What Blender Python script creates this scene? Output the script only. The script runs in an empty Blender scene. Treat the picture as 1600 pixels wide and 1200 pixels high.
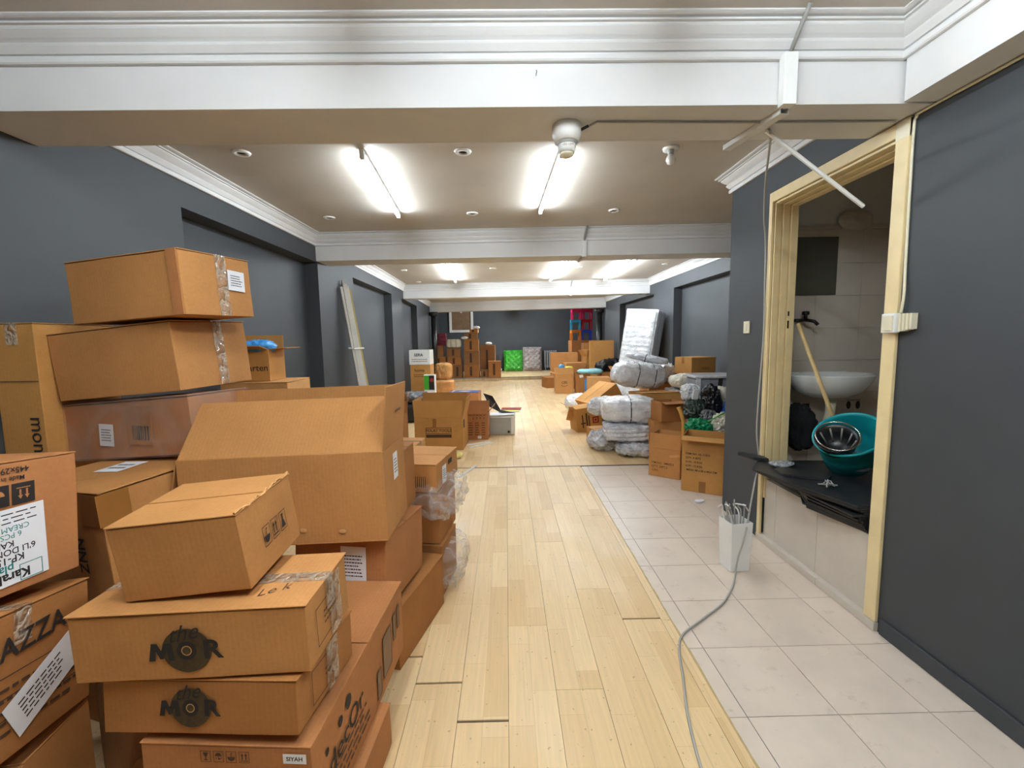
import bpy, bmesh, math, random
from mathutils import Vector, Matrix, noise
from mathutils.bvhtree import BVHTree
random.seed(7)
R = math.radians
S = bpy.context.scene
COL = S.collection

# ------------------------------------------------------------------ camera
FPX, PITCH, YAW, ROLL, EYE = 685.0, 0.1018, 0.0115, 0.0165, 1.4
fw = Vector((math.sin(YAW)*math.cos(PITCH), math.cos(YAW)*math.cos(PITCH), -math.sin(PITCH)))
rt = Vector((math.cos(YAW), -math.sin(YAW), 0.0))
dn = fw.cross(rt)
rt2 = rt*math.cos(ROLL) + dn*math.sin(ROLL)
dn2 = dn*math.cos(ROLL) - rt*math.sin(ROLL)
cam_data = bpy.data.cameras.new('camera')
cam = bpy.data.objects.new('camera', cam_data)
COL.objects.link(cam)
up2 = -dn2
bk = -fw
cam.matrix_world = Matrix(((rt2.x, up2.x, bk.x, 0.0), (rt2.y, up2.y, bk.y, 0.0), (rt2.z, up2.z, bk.z, EYE), (0, 0, 0, 1)))
cam_data.sensor_width = 36.0
cam_data.lens = FPX/1600.0*36.0
cam_data.clip_start = 0.05
S.camera = cam

# ------------------------------------------------------------------ world, exposure
W = bpy.data.worlds.new('world')
S.world = W
W.use_nodes = True
W.node_tree.nodes['Background'].inputs[0].default_value = (0.9, 0.95, 1.0, 1)
W.node_tree.nodes['Background'].inputs[1].default_value = 0.05
S.view_settings.view_transform = 'Standard'
S.view_settings.look = 'None'
S.view_settings.gamma = 1.0
S.view_settings.use_curve_mapping = False
S.view_settings.exposure = 1.83
TUBE_POWER = 26.0

# ------------------------------------------------------------------ materials
MATS = {}
def srgb(r, g, b):
    f = lambda c: c/12.92 if c <= 0.04045 else ((c+0.055)/1.055)**2.4
    return (f(r/255), f(g/255), f(b/255), 1.0)
class NT:
    def __init__(self, name):
        self.m = bpy.data.materials.new(name)
        self.m.use_nodes = True
        self.t = self.m.node_tree
        self.b = self.t.nodes['Principled BSDF']
        MATS[name] = self.m
    def n(self, kind, **kw):
        o = self.t.nodes.new(kind)
        for k, v in kw.items():
            if isinstance(k, str) and hasattr(o, k) and k not in o.inputs:
                setattr(o, k, v)
            else:
                o.inputs[k].default_value = v
        return o
    def l(self, a, b):
        self.t.links.new(a, b)
    def mixc(self, fac, a, b, blend='MIX'):
        o = self.t.nodes.new('ShaderNodeMix')
        o.data_type = 'RGBA'; o.blend_type = blend
        for i, v in ((0, fac), (6, a), (7, b)):
            if hasattr(v, 'is_linked') or isinstance(v, bpy.types.NodeSocket):
                self.l(v, o.inputs[i])
            else:
                o.inputs[i].default_value = v
        return o.outputs[2]
    def ramp(self, sock, stops):
        o = self.t.nodes.new('ShaderNodeValToRGB')
        self.l(sock, o.inputs[0])
        e = o.color_ramp.elements
        e[0].position, e[0].color = stops[0][0], stops[0][1]
        e[1].position, e[1].color = stops[-1][0], stops[-1][1]
        for p, c in stops[1:-1]:
            x = e.new(p); x.color = c
        return o.outputs[0]
    def coord(self, scale=(1, 1, 1), kind='Object'):
        tc = self.n('ShaderNodeTexCoord')
        mp = self.n('ShaderNodeMapping')
        mp.inputs['Scale'].default_value = scale
        self.l(tc.outputs[kind], mp.inputs[0])
        return mp.outputs[0]
    def noise(self, vec, scale, detail=3, rough=0.55):
        o = self.n('ShaderNodeTexNoise')
        o.inputs['Scale'].default_value = scale
        o.inputs['Detail'].default_value = detail
        o.inputs['Roughness'].default_value = rough
        if vec is not None: self.l(vec, o.inputs['Vector'])
        return o.outputs['Fac']
    def bump(self, sock, strength=0.2, dist=0.01):
        o = self.n('ShaderNodeBump')
        o.inputs['Strength'].default_value = strength
        o.inputs['Distance'].default_value = dist
        self.l(sock, o.inputs['Height'])
        self.l(o.outputs[0], self.b.inputs['Normal'])
    def set(self, **kw):
        for k, v in kw.items():
            self.b.inputs[k.replace('_', ' ')].default_value = v
        return self
G = lambda v: (v, v, v, 1)

def plain(name, col, rough=0.6, metal=0.0, var=0.12, scale=6.0, bump=0.0, bscale=60.0, **kw):
    t = NT(name)
    v = t.coord()
    f = t.noise(v, scale, 4)
    dark = tuple(c*(1-var) for c in col[:3]) + (1,)
    lite = tuple(min(1, c*(1+var)) for c in col[:3]) + (1,)
    c = t.ramp(f, [(0.3, dark), (0.7, lite)])
    t.l(c, t.b.inputs['Base Color'])
    t.set(Roughness=rough, Metallic=metal)
    for k, val in kw.items():
        t.b.inputs[k.replace('_', ' ')].default_value = val
    if bump:
        t.bump(t.noise(v, bscale, 4), bump, 0.005)
    return t.m

def kraft(name, col):
    t = NT(name)
    v = t.coord()
    big = t.noise(v, 3.0, 4, 0.6)
    fine = t.noise(v, 90.0, 3)
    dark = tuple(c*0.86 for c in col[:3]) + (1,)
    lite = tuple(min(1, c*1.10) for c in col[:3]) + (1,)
    c = t.ramp(big, [(0.3, dark), (0.72, lite)])
    # fluting showing through the liner
    wv = t.n('ShaderNodeTexWave')
    wv.bands_direction = 'X'
    wv.inputs['Scale'].default_value = 22.0
    wv.inputs['Distortion'].default_value = 0.6
    wv.inputs['Detail'].default_value = 1.0
    t.l(v, wv.inputs['Vector'])
    fl = t.ramp(wv.outputs['Fac'], [(0.0, G(0.955)), (1.0, G(1.0))])
    c = t.mixc(1.0, c, fl, 'MULTIPLY')
    sp = t.ramp(fine, [(0.35, G(0.93)), (0.6, G(1.0))])
    c = t.mixc(1.0, c, sp, 'MULTIPLY')
    # rubbed, dusty patches
    rub = t.ramp(t.noise(t.coord((1, 1, 3)), 2.2, 5, 0.7), [(0.60, G(0.0)), (0.78, G(0.32))])
    c = t.mixc(rub, c, tuple(min(1, x*1.22+0.03) for x in col[:3]) + (1,))
    t.l(c, t.b.inputs['Base Color'])
    t.set(Roughness=0.72)
    t.b.inputs['Specular IOR Level'].default_value = 0.25
    t.bump(t.noise(v, 14.0, 4), 0.12, 0.004)
    return t.m
kraft('kraft', srgb(192, 136, 80))
kraft('kraft_light', srgb(210, 156, 98))
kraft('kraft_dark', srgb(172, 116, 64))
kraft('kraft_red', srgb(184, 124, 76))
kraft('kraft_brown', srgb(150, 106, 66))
kraft('kraft_tan', srgb(196, 142, 78))

def wall_paint(name, col, scuff=True):
    t = NT(name)
    v = t.coord()
    f = t.noise(v, 1.6, 5, 0.6)
    c = t.ramp(f, [(0.3, tuple(x*0.93 for x in col[:3])+(1,)), (0.7, tuple(min(1, x*1.07) for x in col[:3])+(1,))])
    if scuff:
        sc = t.ramp(t.noise(t.coord((2.5, 2.5, 7)), 5.0, 6, 0.7), [(0.70, G(0.0)), (0.80, G(0.10))])
        c = t.mixc(sc, c, G(0.42))
    t.l(c, t.b.inputs['Base Color'])
    t.set(Roughness=0.55)
    t.b.inputs['Specular IOR Level'].default_value = 0.35
    t.bump(t.noise(v, 160.0, 3), 0.08, 0.002)
    return t.m
wall_paint('slate_paint', srgb(67, 70, 73))
wall_paint('slate_dark', srgb(74, 79, 84))
wall_paint('white_paint', srgb(216, 215, 213), False)
wall_paint('ceiling_paint', srgb(198, 191, 180), False)
plain('cream_frame', srgb(228, 207, 158), 0.45, var=0.06, scale=9, bump=0.05, bscale=40)
plain('white_plastic', srgb(234, 234, 230), 0.35, var=0.03)
plain('ivory_plastic', srgb(226, 218, 190), 0.35, var=0.03)
plain('grey_cable', srgb(168, 165, 158), 0.5, var=0.08)
plain('grey_pipe', srgb(150, 148, 142), 0.4, var=0.08)
plain('dark_joint', srgb(58, 48, 40), 0.9, var=0.2)
plain('ink', srgb(38, 32, 30), 0.8, var=0.15, scale=40)
plain('ink_brown', srgb(76, 50, 30), 0.8, var=0.25, scale=40)
plain('ink_olive', srgb(72, 58, 32), 0.8, var=0.35, scale=60)
plain('ink_red', srgb(150, 40, 30), 0.8)
plain('ink_green', srgb(40, 128, 118), 0.8)
plain('ink_grey', srgb(140, 110, 82), 0.8)
plain('paper', srgb(236, 236, 238), 0.7, var=0.02)
plain('black_plastic', srgb(26, 27, 30), 0.35, var=0.2)
plain('black_slab', srgb(34, 36, 39), 0.38, var=0.35, scale=14, bump=0.2, bscale=30)
plain('black_fabric', srgb(24, 24, 26), 0.9, var=0.2, bump=0.3, bscale=50)
plain('black_bag', srgb(20, 20, 22), 0.25, var=0.2)
plain('dark_green_bag', srgb(38, 52, 46), 0.3, var=0.2)
plain('green_bag', srgb(0, 128, 78), 0.35, var=0.15)
plain('green_plastic', srgb(70, 170, 50), 0.4)
plain('teal_plastic', srgb(20, 160, 168), 0.35, var=0.08)
plain('blue_print', srgb(40, 90, 170), 0.35, var=0.3, scale=14)
plain('blue_bag', srgb(70, 150, 215), 0.3, var=0.2, scale=20)
plain('sky_cloth', srgb(150, 205, 215), 0.8, var=0.15, scale=20)
plain('yellow_plastic', srgb(226, 214, 60), 0.4)
plain('yellow_wrap', srgb(226, 206, 130), 0.35, var=0.15, scale=14)
plain('orange_plastic', srgb(222, 128, 40), 0.4)
plain('pink_plastic', srgb(222, 30, 100), 0.35)
plain('red_plastic', srgb(176, 20, 36), 0.35)
plain('blue_plastic', srgb(28, 56, 190), 0.35)
plain('cyan_plastic', srgb(40, 150, 190), 0.35)
plain('maroon', srgb(110, 24, 44), 0.6, var=0.2)
plain('wood_stick', srgb(186, 160, 110), 0.6, var=0.12, scale=20)
plain('wood_chair', srgb(206, 150, 70), 0.5, var=0.12, scale=10)
plain('brown_board', srgb(128, 100, 74), 0.7, var=0.15, scale=8)
plain('ceramic', srgb(232, 234, 232), 0.12, var=0.02)
plain('dark_metal', srgb(60, 56, 52), 0.3, 0.9, var=0.2)
plain('chrome', srgb(200, 200, 200), 0.15, 1.0, var=0.05)
plain('galv_metal', srgb(170, 172, 175), 0.3, 0.8, var=0.1, scale=18)
plain('mirror_glass', srgb(104, 106, 96), 0.08, 0.55, var=0.02)  # grey base colour stands in for part of the reflection
plain('radiator_paint', srgb(150, 152, 156), 0.4, var=0.1)
plain('grey_plastic_box', srgb(176, 178, 174), 0.45, var=0.05)
plain('grey_cloth', srgb(138, 140, 146), 0.6, var=0.2, scale=10, bump=0.3, bscale=18)
plain('cream_cloth', srgb(214, 208, 190), 0.7, var=0.1, scale=10, bump=0.3, bscale=18)
plain('mattress_side', srgb(160, 162, 170), 0.6, var=0.06)
plain('tube_base', srgb(120, 118, 114), 0.4, var=0.05)
plain('moulding', srgb(214, 212, 204), 0.45, var=0.06)
plain('moulding_gold', srgb(200, 178, 110), 0.45, var=0.06)
plain('masonry', srgb(170, 162, 150), 0.85, var=0.1, scale=12, bump=0.3, bscale=50)

def wrapped(name, col, dark, rough=0.22, scale=7.0):
    """cloth bundle seen through creased clear film"""
    t = NT(name)
    v = t.coord((1, 1, 1.6))
    f = t.noise(v, scale, 6, 0.7)
    c = t.ramp(f, [(0.35, dark), (0.62, col)])
    t.l(c, t.b.inputs['Base Color'])
    t.set(Roughness=rough)
    t.b.inputs['Coat Weight'].default_value = 0.6
    t.b.inputs['Coat Roughness'].default_value = 0.12
    vo = t.n('ShaderNodeTexVoronoi'); vo.feature = 'DISTANCE_TO_EDGE'
    vo.inputs['Scale'].default_value = 13.0
    dv = t.n('ShaderNodeVectorMath'); dv.operation = 'ADD'
    nn = t.n('ShaderNodeTexNoise'); nn.inputs['Scale'].default_value = 6.0
    t.l(v, nn.inputs['Vector']); t.l(v, dv.inputs[0]); t.l(nn.outputs['Color'], dv.inputs[1])
    t.l(dv.outputs[0], vo.inputs['Vector'])
    t.bump(vo.outputs['Distance'], 0.55, 0.03)
    return t.m
wrapped('wrapped_white', srgb(238, 238, 240), srgb(206, 207, 212))
wrapped('wrapped_grey', srgb(226, 228, 234), srgb(172, 175, 184))
wrapped('wrapped_green', srgb(70, 200, 50), srgb(30, 140, 30), 0.15)
wrapped('wrapped_silver', srgb(190, 180, 178), srgb(128, 120, 120), 0.15)
wrapped('mattress_film', srgb(205, 207, 209), srgb(160, 164, 168), 0.2, 9.0)
wrapped('dark_film', srgb(120, 118, 122), srgb(60, 60, 66), 0.15, 9.0)
wrapped('foil', srgb(200, 205, 210), srgb(120, 126, 134), 0.12, 14.0)

def film(name, tint, alpha, rough=0.08, bump=0.5, cs=16.0):
    """clear plastic: see-through, with highlights painted in as pale creases"""
    t = NT(name)
    v = t.coord()
    tr = t.n('ShaderNodeBsdfTransparent'); tr.inputs[0].default_value = (0.97, 0.96, 0.95, 1)
    mx = t.n('ShaderNodeMixShader')
    nn = t.n('ShaderNodeTexNoise'); nn.inputs['Scale'].default_value = cs*0.6; nn.inputs['Detail'].default_value = 3.0
    t.l(v, nn.inputs['Vector'])
    wv = t.n('ShaderNodeVectorMath'); wv.operation = 'MULTIPLY_ADD'
    t.l(nn.outputs['Color'], wv.inputs[0]); wv.inputs[1].default_value = (0.25, 0.25, 0.25); t.l(v, wv.inputs[2])
    vo = t.n('ShaderNodeTexVoronoi'); vo.feature = 'DISTANCE_TO_EDGE'; vo.inputs['Scale'].default_value = cs
    t.l(wv.outputs[0], vo.inputs['Vector'])
    f = t.ramp(vo.outputs['Distance'], [(0.0, G(min(1, alpha*2.3))), (0.18, G(alpha*1.1)), (0.5, G(alpha*0.5))])  # crease lines turn paler and denser, painting in the film's highlights
    t.l(f, mx.inputs[0]); t.l(tr.outputs[0], mx.inputs[1]); t.l(t.b.outputs[0], mx.inputs[2])
    t.l(mx.outputs[0], t.t.nodes['Material Output'].inputs[0])
    t.set(Roughness=rough); t.b.inputs['Base Color'].default_value = tint
    t.b.inputs['Specular IOR Level'].default_value = 1.0
    t.bump(vo.outputs['Distance'], bump, 0.04)
    return t.m
film('clear_film', srgb(236, 233, 229), 0.16, 0.06, 0.8, 9.0)
film('clear_tape', srgb(232, 214, 190), 0.20, 0.06, 1.0, 16.0)
film('stretch_film', srgb(216, 200, 190), 0.10, 0.06, 0.6, 5.0)
plain('brown_tape', srgb(150, 100, 46), 0.28, var=0.08, scale=4)

def laminate():
    t = NT('laminate')
    tc = t.n('ShaderNodeTexCoord')
    oi = t.n('ShaderNodeObjectInfo')
    sx = t.n('ShaderNodeSeparateXYZ'); t.l(tc.outputs['Object'], sx.inputs[0])
    ad = t.n('ShaderNodeMath'); ad.operation = 'MULTIPLY_ADD'
    t.l(oi.outputs['Random'], ad.inputs[0]); ad.inputs[1].default_value = 13.0; t.l(sx.outputs['Y'], ad.inputs[2])
    ax = t.n('ShaderNodeMath'); ax.operation = 'ADD'; t.l(sx.outputs['X'], ax.inputs[0]); ax.inputs[1].default_value = 0.0952
    cb = t.n('ShaderNodeCombineXYZ'); t.l(ad.outputs[0], cb.inputs[0]); t.l(ax.outputs[0], cb.inputs[1])
    br = t.n('ShaderNodeTexBrick')
    br.offset = 0.37
    br.inputs['Scale'].default_value = 1.0
    br.inputs['Brick Width'].default_value = 0.43
    br.inputs['Row Height'].default_value = 0.0952
    br.inputs['Mortar Size'].default_value = 0.0006
    br.inputs['Color1'].default_value = srgb(234, 205, 158)
    br.inputs['Color2'].default_value = srgb(218, 184, 134)
    br.inputs['Mortar'].default_value = srgb(200, 168, 120)
    t.l(cb.outputs[0], br.inputs['Vector'])
    # grain
    gm = t.n('ShaderNodeMapping'); gm.inputs['Scale'].default_value = (1.2, 26.0, 1)
    t.l(cb.outputs[0], gm.inputs[0])
    g = t.noise(gm.outputs[0], 2.6, 6, 0.65)
    gr = t.ramp(g, [(0.3, G(0.90)), (0.65, G(1.03))])
    c = t.mixc(1.0, br.outputs['Color'], gr, 'MULTIPLY')
    # dirt and chips
    d = t.noise(tc.outputs['Object'], 34.0, 3, 0.6)
    dr = t.ramp(d, [(0.655, G(0.0)), (0.70, G(0.55))])
    c = t.mixc(dr, c, srgb(120, 92, 62))
    t.l(c, t.b.inputs['Base Color'])
    rr = t.ramp(t.noise(tc.outputs['Object'], 3.0, 4), [(0.3, G(0.28)), (0.7, G(0.5))])
    t.l(rr, t.b.inputs['Roughness'])
    t.b.inputs['Specular IOR Level'].default_value = 0.4
    return t.m
laminate()

def floor_tile(name, col, vein):
    t = NT(name)
    tc = t.n('ShaderNodeTexCoord'); oi = t.n('ShaderNodeObjectInfo')
    ml = t.n('ShaderNodeVectorMath'); ml.operation = 'SCALE'
    t.l(oi.outputs['Location'], ml.inputs[0]); ml.inputs['Scale'].default_value = 3.7
    ad = t.n('ShaderNodeVectorMath'); ad.operation = 'ADD'
    t.l(tc.outputs['Object'], ad.inputs[0]); t.l(ml.outputs[0], ad.inputs[1])
    f = t.noise(ad.outputs[0], 4.0, 6, 0.62)
    c = t.ramp(f, [(0.3, tuple(x*0.9 for x in col[:3])+(1,)), (0.62, col)])
    s = t.ramp(t.noise(ad.outputs[0], 9.0, 8, 0.75), [(0.57, G(0.0)), (0.74, G(0.55))])
    c = t.mixc(s, c, vein)
    t.l(c, t.b.inputs['Base Color'])
    t.set(Roughness=0.33)
    t.b.inputs['Specular IOR Level'].default_value = 0.4
    return t.m
floor_tile('floor_tile', srgb(222, 206, 190), srgb(150, 134, 120))
floor_tile('wall_tile', srgb(206, 196, 182), srgb(186, 176, 160))

def emit(name, col, s):
    m = bpy.data.materials.new(name); m.use_nodes = True
    b = m.node_tree.nodes['Principled BSDF']
    b.inputs['Base Color'].default_value = (1, 1, 1, 1)
    b.inputs['Emission Color'].default_value = col
    b.inputs['Emission Strength'].default_value = s
    MATS[name] = m
for _n, _k in (('front', 2.2), ('near', 1.35), ('mid', 1.85), ('far', 2.0), ('stage', 6.5)):
    emit('lit_tube_'+_n, (0.83, 0.925, 1.0, 1), TUBE_POWER*_k)

# ------------------------------------------------------------------ mesh helpers
class MB:
    def __init__(self):
        self.v = []; self.f = []
    def add(self, vs, fs, M=None):
        o = len(self.v)
        self.v += [tuple(M @ Vector(p)) if M else tuple(p) for p in vs]
        self.f += [tuple(i+o for i in f) for f in fs]
        return self
    def box(self, x0, x1, y0, y1, z0, z1, M=None):
        vs = [(x0,y0,z0),(x1,y0,z0),(x1,y1,z0),(x0,y1,z0),(x0,y0,z1),(x1,y0,z1),(x1,y1,z1),(x0,y1,z1)]
        return self.add(vs, [(0,3,2,1),(4,5,6,7),(0,1,5,4),(1,2,6,5),(2,3,7,6),(3,0,4,7)], M)
    def cbox(self, c, s, M=None):
        return self.box(c[0]-s[0]/2, c[0]+s[0]/2, c[1]-s[1]/2, c[1]+s[1]/2, c[2]-s[2]/2, c[2]+s[2]/2, M)
    def prism(self, poly, z0, z1, M=None):
        n = len(poly)
        vs = [(x, y, z0) for x, y in poly] + [(x, y, z1) for x, y in poly]
        fs = [tuple(range(n))[::-1], tuple(range(n, 2*n))] + [(i, (i+1) % n, (i+1) % n+n, i+n) for i in range(n)]
        return self.add(vs, fs, M)
    def tube(self, path, r, n=8, caps=True):
        P = [Vector(p) for p in path]
        rs = r if isinstance(r, (list, tuple)) else [r]*len(P)
        vs = []; fs = []
        prev = None
        for i, p in enumerate(P):
            d = (P[min(i+1, len(P)-1)] - P[max(i-1, 0)]).normalized()
            if prev is None:
                a = Vector((0, 0, 1)) if abs(d.z) < 0.9 else Vector((1, 0, 0))
                u = d.cross(a).normalized()
            else:
                u = (prev - d*prev.dot(d)).normalized()
            prev = u
            w = d.cross(u)
            for k in range(n):
                t = 2*math.pi*k/n
                vs.append(tuple(p + (u*math.cos(t) + w*math.sin(t))*rs[i]))
        for i in range(len(P)-1):
            for k in range(n):
                a = i*n+k; b = i*n+(k+1) % n
                fs.append((a, b, b+n, a+n))
        if caps:
            fs.append(tuple(range(n))[::-1]); fs.append(tuple(range((len(P)-1)*n, len(P)*n)))
        return self.add(vs, fs)
    def lathe(self, prof, n=24, M=None, sx=1.0, sy=1.0):
        vs = []; fs = []
        for r, z in prof:
            for k in range(n):
                t = 2*math.pi*k/n
                vs.append((r*math.cos(t)*sx, r*math.sin(t)*sy, z))
        for i in range(len(prof)-1):
            for k in range(n):
                a = i*n+k; b = i*n+(k+1) % n
                fs.append((a, b, b+n, a+n))
        if prof[0][0] > 1e-5: fs.append(tuple(range(n))[::-1])
        if prof[-1][0] > 1e-5: fs.append(tuple(range((len(prof)-1)*n, len(prof)*n)))
        return self.add(vs, fs, M)
    def mesh(self, name, smooth=False):
        me = bpy.data.meshes.new(name)
        me.from_pydata(self.v, [], self.f)
        me.validate(); me.update()
        if smooth: me.shade_smooth()
        return me
    def build(self, name, mat, parent=None, smooth=False, M=None, bevel=0.0):
        return link(name, self.mesh(name, smooth), mat, parent, M, bevel)

def link(name, me, mat, parent=None, M=None, bevel=0.0):
    o = bpy.data.objects.new(name, me)
    if mat and not me.materials: me.materials.append(MATS[mat])
    COL.objects.link(o)
    if parent: o.parent = parent
    if M is not None: o.matrix_local = M
    if bevel:
        b = o.modifiers.new('bevel', 'BEVEL'); b.width = bevel; b.segments = 2; b.limit_method = 'ANGLE'; b.angle_limit = R(40)
    return o
def tag(o, label, cat, group=None):
    o['label'] = label; o['category'] = cat
    if group: o['group'] = group
    return o
def struct(o):
    o['kind'] = 'structure'; return o
def thing(name, label, cat, loc=(0, 0, 0), yaw=0, rx=0, ry=0, group=None):
    o = bpy.data.objects.new(name, None); COL.objects.link(o)
    o.empty_display_size = 0.05
    o.matrix_world = TM(loc, yaw, rx, ry)
    return tag(o, label, cat, group)
def TM(loc, yaw=0, rx=0, ry=0):
    return Matrix.Translation(loc) @ Matrix.Rotation(R(yaw), 4, 'Z') @ Matrix.Rotation(R(ry), 4, 'Y') @ Matrix.Rotation(R(rx), 4, 'X')

_texts = {}
def text_mesh(s, size, bold=0.0, shear=0.0):
    cu = bpy.data.curves.new('text', 'FONT')
    cu.body = s; cu.size = size; cu.align_x = 'CENTER'; cu.align_y = 'CENTER'
    cu.offset = bold*size; cu.shear = shear; cu.resolution_u = 3
    ob = bpy.data.objects.new('text', cu); COL.objects.link(ob)
    bpy.context.view_layer.update()
    dg = bpy.context.evaluated_depsgraph_get()
    me = bpy.data.meshes.new_from_object(ob.evaluated_get(dg))
    bpy.data.objects.remove(ob); bpy.data.curves.remove(cu)
    me.materials.clear()
    return me

def face_M(dims, face, u=0, v=0, rot=0, off=0.0012):
    L, Wd, H = dims
    fr = {'f': ((0, -Wd/2, H/2), (1, 0, 0), (0, 0, 1)), 'r': ((L/2, 0, H/2), (0, 1, 0), (0, 0, 1)),
          'l': ((-L/2, 0, H/2), (0, -1, 0), (0, 0, 1)), 'b': ((0, Wd/2, H/2), (-1, 0, 0), (0, 0, 1)),
          't': ((0, 0, H), (1, 0, 0), (0, 1, 0))}[face]
    o, a, b = Vector(fr[0]), Vector(fr[1]), Vector(fr[2])
    n = a.cross(b)
    p = o + a*u + b*v + n*off
    M = Matrix(((a.x, b.x, n.x, p.x), (a.y, b.y, n.y, p.y), (a.z, b.z, n.z, p.z), (0, 0, 0, 1)))
    return M @ Matrix.Rotation(R(rot), 4, 'Z')
def put_text(par, M, s, size, mat='ink', bold=0.012, shear=0.0, name='printed_text', sx=1.0):
    return link(name, text_mesh(s, size, bold, shear), mat, par, M @ Matrix.Diagonal((sx, 1, 1, 1)))
def flat(polys):
    m = MB()
    for i, p in enumerate(polys):
        m.add([(x, y, 0) for x, y in p], [tuple(range(len(p)))])
    return m
def rect(x0, y0, x1, y1): return [(x0, y0), (x1, y0), (x1, y1), (x0, y1)]
def disc(cx, cy, rx, ry=None, n=28): 
    ry = ry or rx
    return [(cx+rx*math.cos(2*math.pi*k/n), cy+ry*math.sin(2*math.pi*k/n)) for k in range(n)]
def ring(m, cx, cy, r0, r1, n=28):
    vs = [(cx+r0*math.cos(2*math.pi*k/n), cy+r0*math.sin(2*math.pi*k/n), 0) for k in range(n)] + [(cx+r1*math.cos(2*math.pi*k/n), cy+r1*math.sin(2*math.pi*k/n), 0) for k in range(n)]
    m.add(vs, [(k, k+n, (k+1) % n+n, (k+1) % n) for k in range(n)])
def frame2d(x0, y0, x1, y1, t):
    return [rect(x0, y0, x1, y0+t), rect(x0, y1-t, x1, y1), rect(x0, y0+t, x0+t, y1-t), rect(x1-t, y0+t, x1, y1-t)]
def print_lines(n, w, h, seed=1, thick=0.35):
    rnd = random.Random(seed); out = []
    for i in range(n):
        y = h/2 - (i+0.5)*h/n
        x = -w/2
        while x < w/2*rnd.uniform(0.55, 1.0):
            ww = rnd.uniform(0.05, 0.16)*w
            out.append(rect(x, y-h/n*thick/2, min(x+ww, w/2), y+h/n*thick/2))
            x += ww + 0.03*w
    return out
def paper_label(par, M, w, h, n=4, seed=1, name='paper_label', mat='paper'):
    o = MB().box(-w/2, w/2, -h/2, h/2, 0, 0.0006).build(name, mat, par, M=M)
    if n:
        flat(print_lines(n, w*0.7, h*0.6, seed)).build('printed_lines', 'ink', o, M=Matrix.Translation((0, 0, 0.0011)))
    return o

# icon prints, unit square -0.5..0.5
def icon(kind):
    p = []
    if kind == 'glass':
        p = [[(-0.25, 0.34), (0.25, 0.34), (0.12, 0.0), (-0.12, 0.0)], rect(-0.04, -0.28, 0.04, 0.0), rect(-0.2, -0.34, 0.2, -0.27)]
    elif kind == 'up':
        for s in (-0.17, 0.17):
            p += [rect(s-0.05, -0.22, s+0.05, 0.12), [(s-0.13, 0.12), (s+0.13, 0.12), (s, 0.34)]]
        p.append(rect(-0.36, -0.34, 0.36, -0.28))
    elif kind == 'bottle':
        p = [[(-0.3, -0.34), (0.3, -0.34), (0.07, 0.05), (0.07, 0.26), (-0.07, 0.26), (-0.07, 0.05)], rect(-0.13, 0.26, 0.13, 0.33)]
    elif kind == 'dry':
        p = [[(-0.34, 0.05), (0.34, 0.05), (0.2, 0.26), (0, 0.34), (-0.2, 0.26)], rect(-0.03, -0.28, 0.03, 0.05), disc(0.1, -0.18, 0.07, n=10), disc(-0.2, -0.14, 0.05, n=10), disc(0.25, -0.12, 0.05, n=10)]
    elif kind == 'bowl':
        p = [[(0.36*math.cos(t), 0.0+0.34*math.sin(t)) for t in [math.pi+k*math.pi/12 for k in range(13)]], rect(-0.03, 0.02, 0.03, 0.34), rect(-0.03, 0.28, 0.14, 0.34)]
    return p
def icons(par, M, kinds, size, gap, mat='ink', boxed=True, sy=1.3, name='printed_icons'):
    m = MB()
    n = len(kinds)
    for i, k in enumerate(kinds):
        cx = (i-(n-1)/2)*(size+gap)
        for p in icon(k):
            m.add([(cx+x*size, y*size*sy, 0) for x, y in p], [tuple(range(len(p)))])
        if boxed:
            for p in frame2d(cx-size*0.48, -size*sy*0.48, cx+size*0.48, size*sy*0.48, size*0.05):
                m.add([(x, y, 0) for x, y in p], [tuple(range(4))])
    return m.build(name, mat, par, M=M)

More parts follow.
